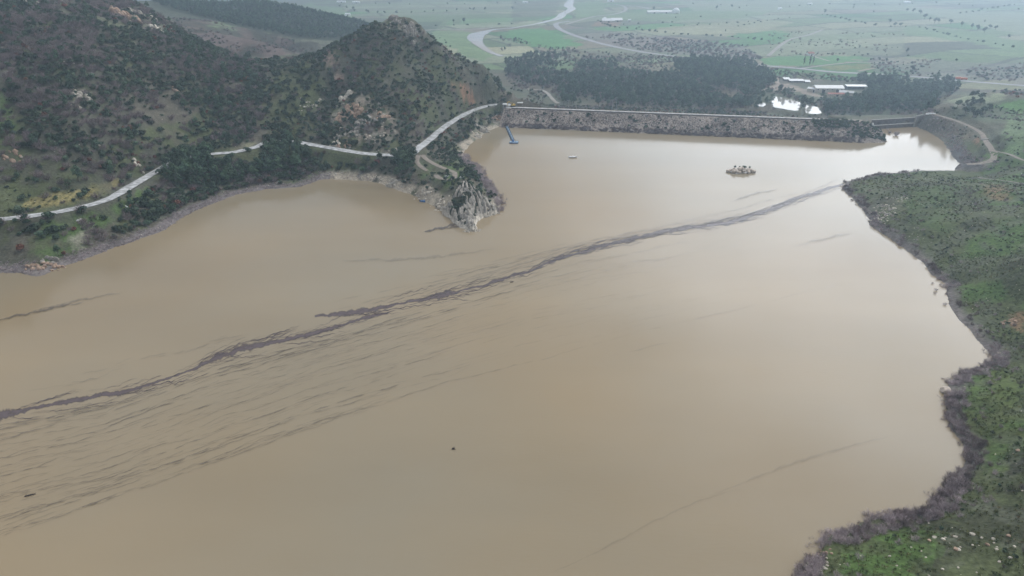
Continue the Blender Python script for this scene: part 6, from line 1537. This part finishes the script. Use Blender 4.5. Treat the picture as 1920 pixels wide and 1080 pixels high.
tag(link('boulder', me_, None, (g_[0], g_[1], .7), .4, (1.7, 1.5, 1.5)), 'large tan boulder alone at the water edge', 'boulder')
for x, y, s, lb in [(1790, 1036, .62, 'pinkish boulder in the lower right meadow'), (1846, 1034, .5, 'rounded orange boulder in the lower right meadow'), (1742, 1014, .42, 'whitish boulder in the lush meadow'), (1909, 845, .6, 'pink boulder at the edge of the sedge patch'), (1890, 1005, .5, 'pink boulder high in the lower right meadow'), (1836, 665 + 30, .6, 'buff boulder by the narrow inlet')]:
    c = ground(x, y); tag(link('pink_boulder', rock_mesh(int(x), 'rock_pink', 2, .7), None, (c[0], c[1], c[2] + .1), .7, s), lb, 'boulder')

# ------------------------------------------------------------------ poles, cypresses, bare trees, vehicles, small roadside things
def pole(px, py, z, h, label):
    c = at_z(px, py, z) if z is not None else ground(px, py, 500)
    e = tag(empty('utility_pole', c, rad(20)), label, 'pole', 'poles beyond the dam')
    mb = MB(); mb.tube((0, 0, -.5), (0, 0, h), .16, .10, 8); mb.build('pole', 'steel', e)
    mb = MB(); mb.box((0, 0, h - .5), (2.0, .12, .12)); a = mb.build('crossarm', 'steel', e)
    mb = MB(); [mb.tube((x, 0, h - .44), (x, 0, h - .15), .06, n=6) for x in (-.85, 0, .85)]; mb.build('insulator', 'white_paint', a)
pole(1065, 206, 8, 8, 'slim pole behind the dam nearest the gatehouse'); pole(1147, 208, 8, 9, 'slim pole behind the dam before the forest middle'); pole(1155, 209, 8, 11, 'tallest slim pole behind the dam'); pole(1298, 215, 9, 7, 'slim pole behind the dam toward the ponds')
for i, (x, y, s, lb) in enumerate([(1507, 121, .95, 'slim cypress standing apart on the house side'), (1518, 122, 1.1, 'tallest slim cypress of the field row'), (1524, 121, 1.0, 'slim cypress closest to its tall neighbour')]):
    c = ground(x, y, T2); e = tag(empty('cypress_tree', c, i, s * 1.25), lb, 'cypress tree', 'cypresses in the green field'); link('crown', POPLAR[i % 2][0], e); link('trunk', POPLAR[i % 2][1], e)
def bare_tree(px, py, h, label, seed):
    c = ground(px, py); e = tag(empty('bare_tree', c, seed), label, 'tree'); rs = np.random.RandomState(seed)
    mb = MB(); mb.tube((0, 0, -.3), (.1, 0, h * .35), .11, .08, 7)
    ends = []
    for k in range(6):
        a_ = rs.uniform(0, 6.28); q_ = (.1 + h * .22 * math.cos(a_), h * .22 * math.sin(a_), h * rs.uniform(.6, .8)); mb.tube((.1, 0, h * .33), q_, .06, .03, 5); ends.append(q_)
    mb.build('trunk', 'bark', e)
    me_ = twig_mesh(seed, 'bare', 26, h * .6, h * .33, 10, .03); link('crown', me_, e, (0, 0, h * .38))
bare_tree(1648, 332, 4.2, 'lone leafless tree standing on the shore of the low spit', 3)
bare_tree(1663, 247, 3.0, 'drowned leafless tree in front of the spillway sill', 4)
for q, (x, y, s, lb) in enumerate([(1680, 254, 2.2, 'big rounded leafless bush standing in water by the spillway'), (1668, 250, 1.3, 'small leafless bush in water before the sill')]):
    p = at_z(x, y); tag(link('drowned_bush', twig_mesh(60 + q, 'bare', 40, 1.5, .95, 12), None, p, q, s), lb, 'shrub')
for i, (x, y, s, lb) in enumerate([(1745, 503, .9, 'uppermost drowned bush off the right bank'), (1757, 524, .8, 'drowned bush nearest the grassy notch'), (1748, 532, .6, 'tiny drowned twig clump left of its row'), (1755, 545, .9, 'dark drowned bush in the middle of its row'), (1753, 551, .7, 'lowest dark drowned bush of the row'), (1772, 572, .9, 'drowned bush close to the stony shore'), (1763, 535, .7, 'faint drowned twig clump by the notch mouth')]):
    p = at_z(x, y); tag(link('drowned_bush', LIB['bare'][i % 3], None, p, i, s), lb, 'shrub', 'drowned bushes off the right bank')
def truck(px, py, yaw, label):
    c = ground(px, py, T2); e = tag(empty('truck', (c[0], c[1], c[2] + .5), yaw), label, 'truck', 'orange trucks on the highway')
    mb = MB(); mb.box((2.9, 0, 1.7), (1.9, 2.3, 2.2), 0, .93); cb = mb.build('cab', 'orange_paint', e, bevel=.08)
    mb = MB(); mb.box((3.86, 0, 2.1), (.05, 1.9, .8)); mb.build('windscreen', 'glass_dark', cb)
    mb = MB(); mb.box((-.9, 0, 2.0), (5.2, 2.4, 2.2)); mb.build('cargo_box', 'orange_paint', e, bevel=.05)
    mb = MB(); mb.box((.2, 0, .75), (7.0, 1.0, .3)); mb.build('chassis', 'rubber', e)
    for x in (2.8, -1.2, -2.6):
        for y in (-1, 1): mb = MB(); mb.tube((x, y - .15, .5), (x, y + .15, .5), .5, n=12); mb.build('wheel', 'rubber', e)
truck(1797, 150, rad(-4), 'orange truck leading on the hazy highway'); truck(1806, 151, rad(-4), 'second orange truck close behind on the highway')
def plank(px, py, d, yaw, mat, label, name, cat):
    c = ground(px, py); mb = MB(); mb.box((0, 0, .1), d, 0, .96); mb.box((d[0] * .1, 0, .1 + d[2] * .6), (d[0] * .7, d[1] * .7, d[2] * .5)); o = mb.build(name, mat, None, c, bevel=.03); o.rotation_euler = (0, 0, yaw); tag(o, label, cat)
plank(236, 387, (3.2, .5, .35), rad(-40), 'white_paint', 'white fallen post on the green strip below the road', 'fallen_post', 'post')
plank(146, 414, (1.2, .8, .5), .3, 'white_paint', 'white feed sack on the green strip, left one', 'feed_sack', 'sack'); plank(151, 412, (1.2, .8, .5), .9, 'white_paint', 'white feed sack on the green strip, right one', 'feed_sack', 'sack')
plank(838, 331, (2.4, 1.0, .5), rad(8), 'white_paint', 'white concrete bench inside the track loop', 'concrete_bench', 'bench'); plank(845, 328, (2.0, 1.0, .5), rad(5), 'concrete', 'grey concrete bench inside the track loop', 'concrete_bench', 'bench')
plank(866, 333, (2.2, 1.2, .6), rad(-20), 'white_paint', 'white slab beside the track loop bend', 'concrete_slab', 'slab')
plank(1745, 214, (7.0, 1.4, .9), rad(-4), 'white_paint', 'long white trough under the trees at the track start', 'water_trough', 'trough')
plank(1846, 262, (6.0, 1.6, .8), rad(6), 'concrete', 'small concrete culvert crossing the track bend', 'culvert', 'culvert')

# ------------------------------------------------------------------ haze: one closed box of even pale air round everything
HAZE = 0.00036
mb = MB(); mb.box((0, 2100, 60), (8400, 5600, 220))
m = bpy.data.materials.new('haze'); m.use_nodes = True; t = m.node_tree; t.nodes.clear()
o_ = t.nodes.new('ShaderNodeOutputMaterial'); v_ = t.nodes.new('ShaderNodeVolumePrincipled')
v_.inputs['Color'].default_value = (0.63, 0.82, 1.0, 1); v_.inputs['Density'].default_value = HAZE; v_.inputs['Anisotropy'].default_value = 0.5
t.links.new(v_.outputs[0], o_.inputs['Volume']); M['haze'] = m
hz_ = mb.build('haze', 'haze'); tag(hz_, kind='stuff')
lo_ = float(GZ.min()) - 1.0
for v in hz_.data.vertices: v.co.z = lo_ if v.co.z < 0 else max(CAM_Z + 8, float(GZ.max()) + 14)
hz_.data.update()
print('terrain', GZ.min(), GZ.max(), 'objects', len(bpy.data.objects), 'spots', {k: sum(len(a) for a in v) for k, v in SPOTS.items()})
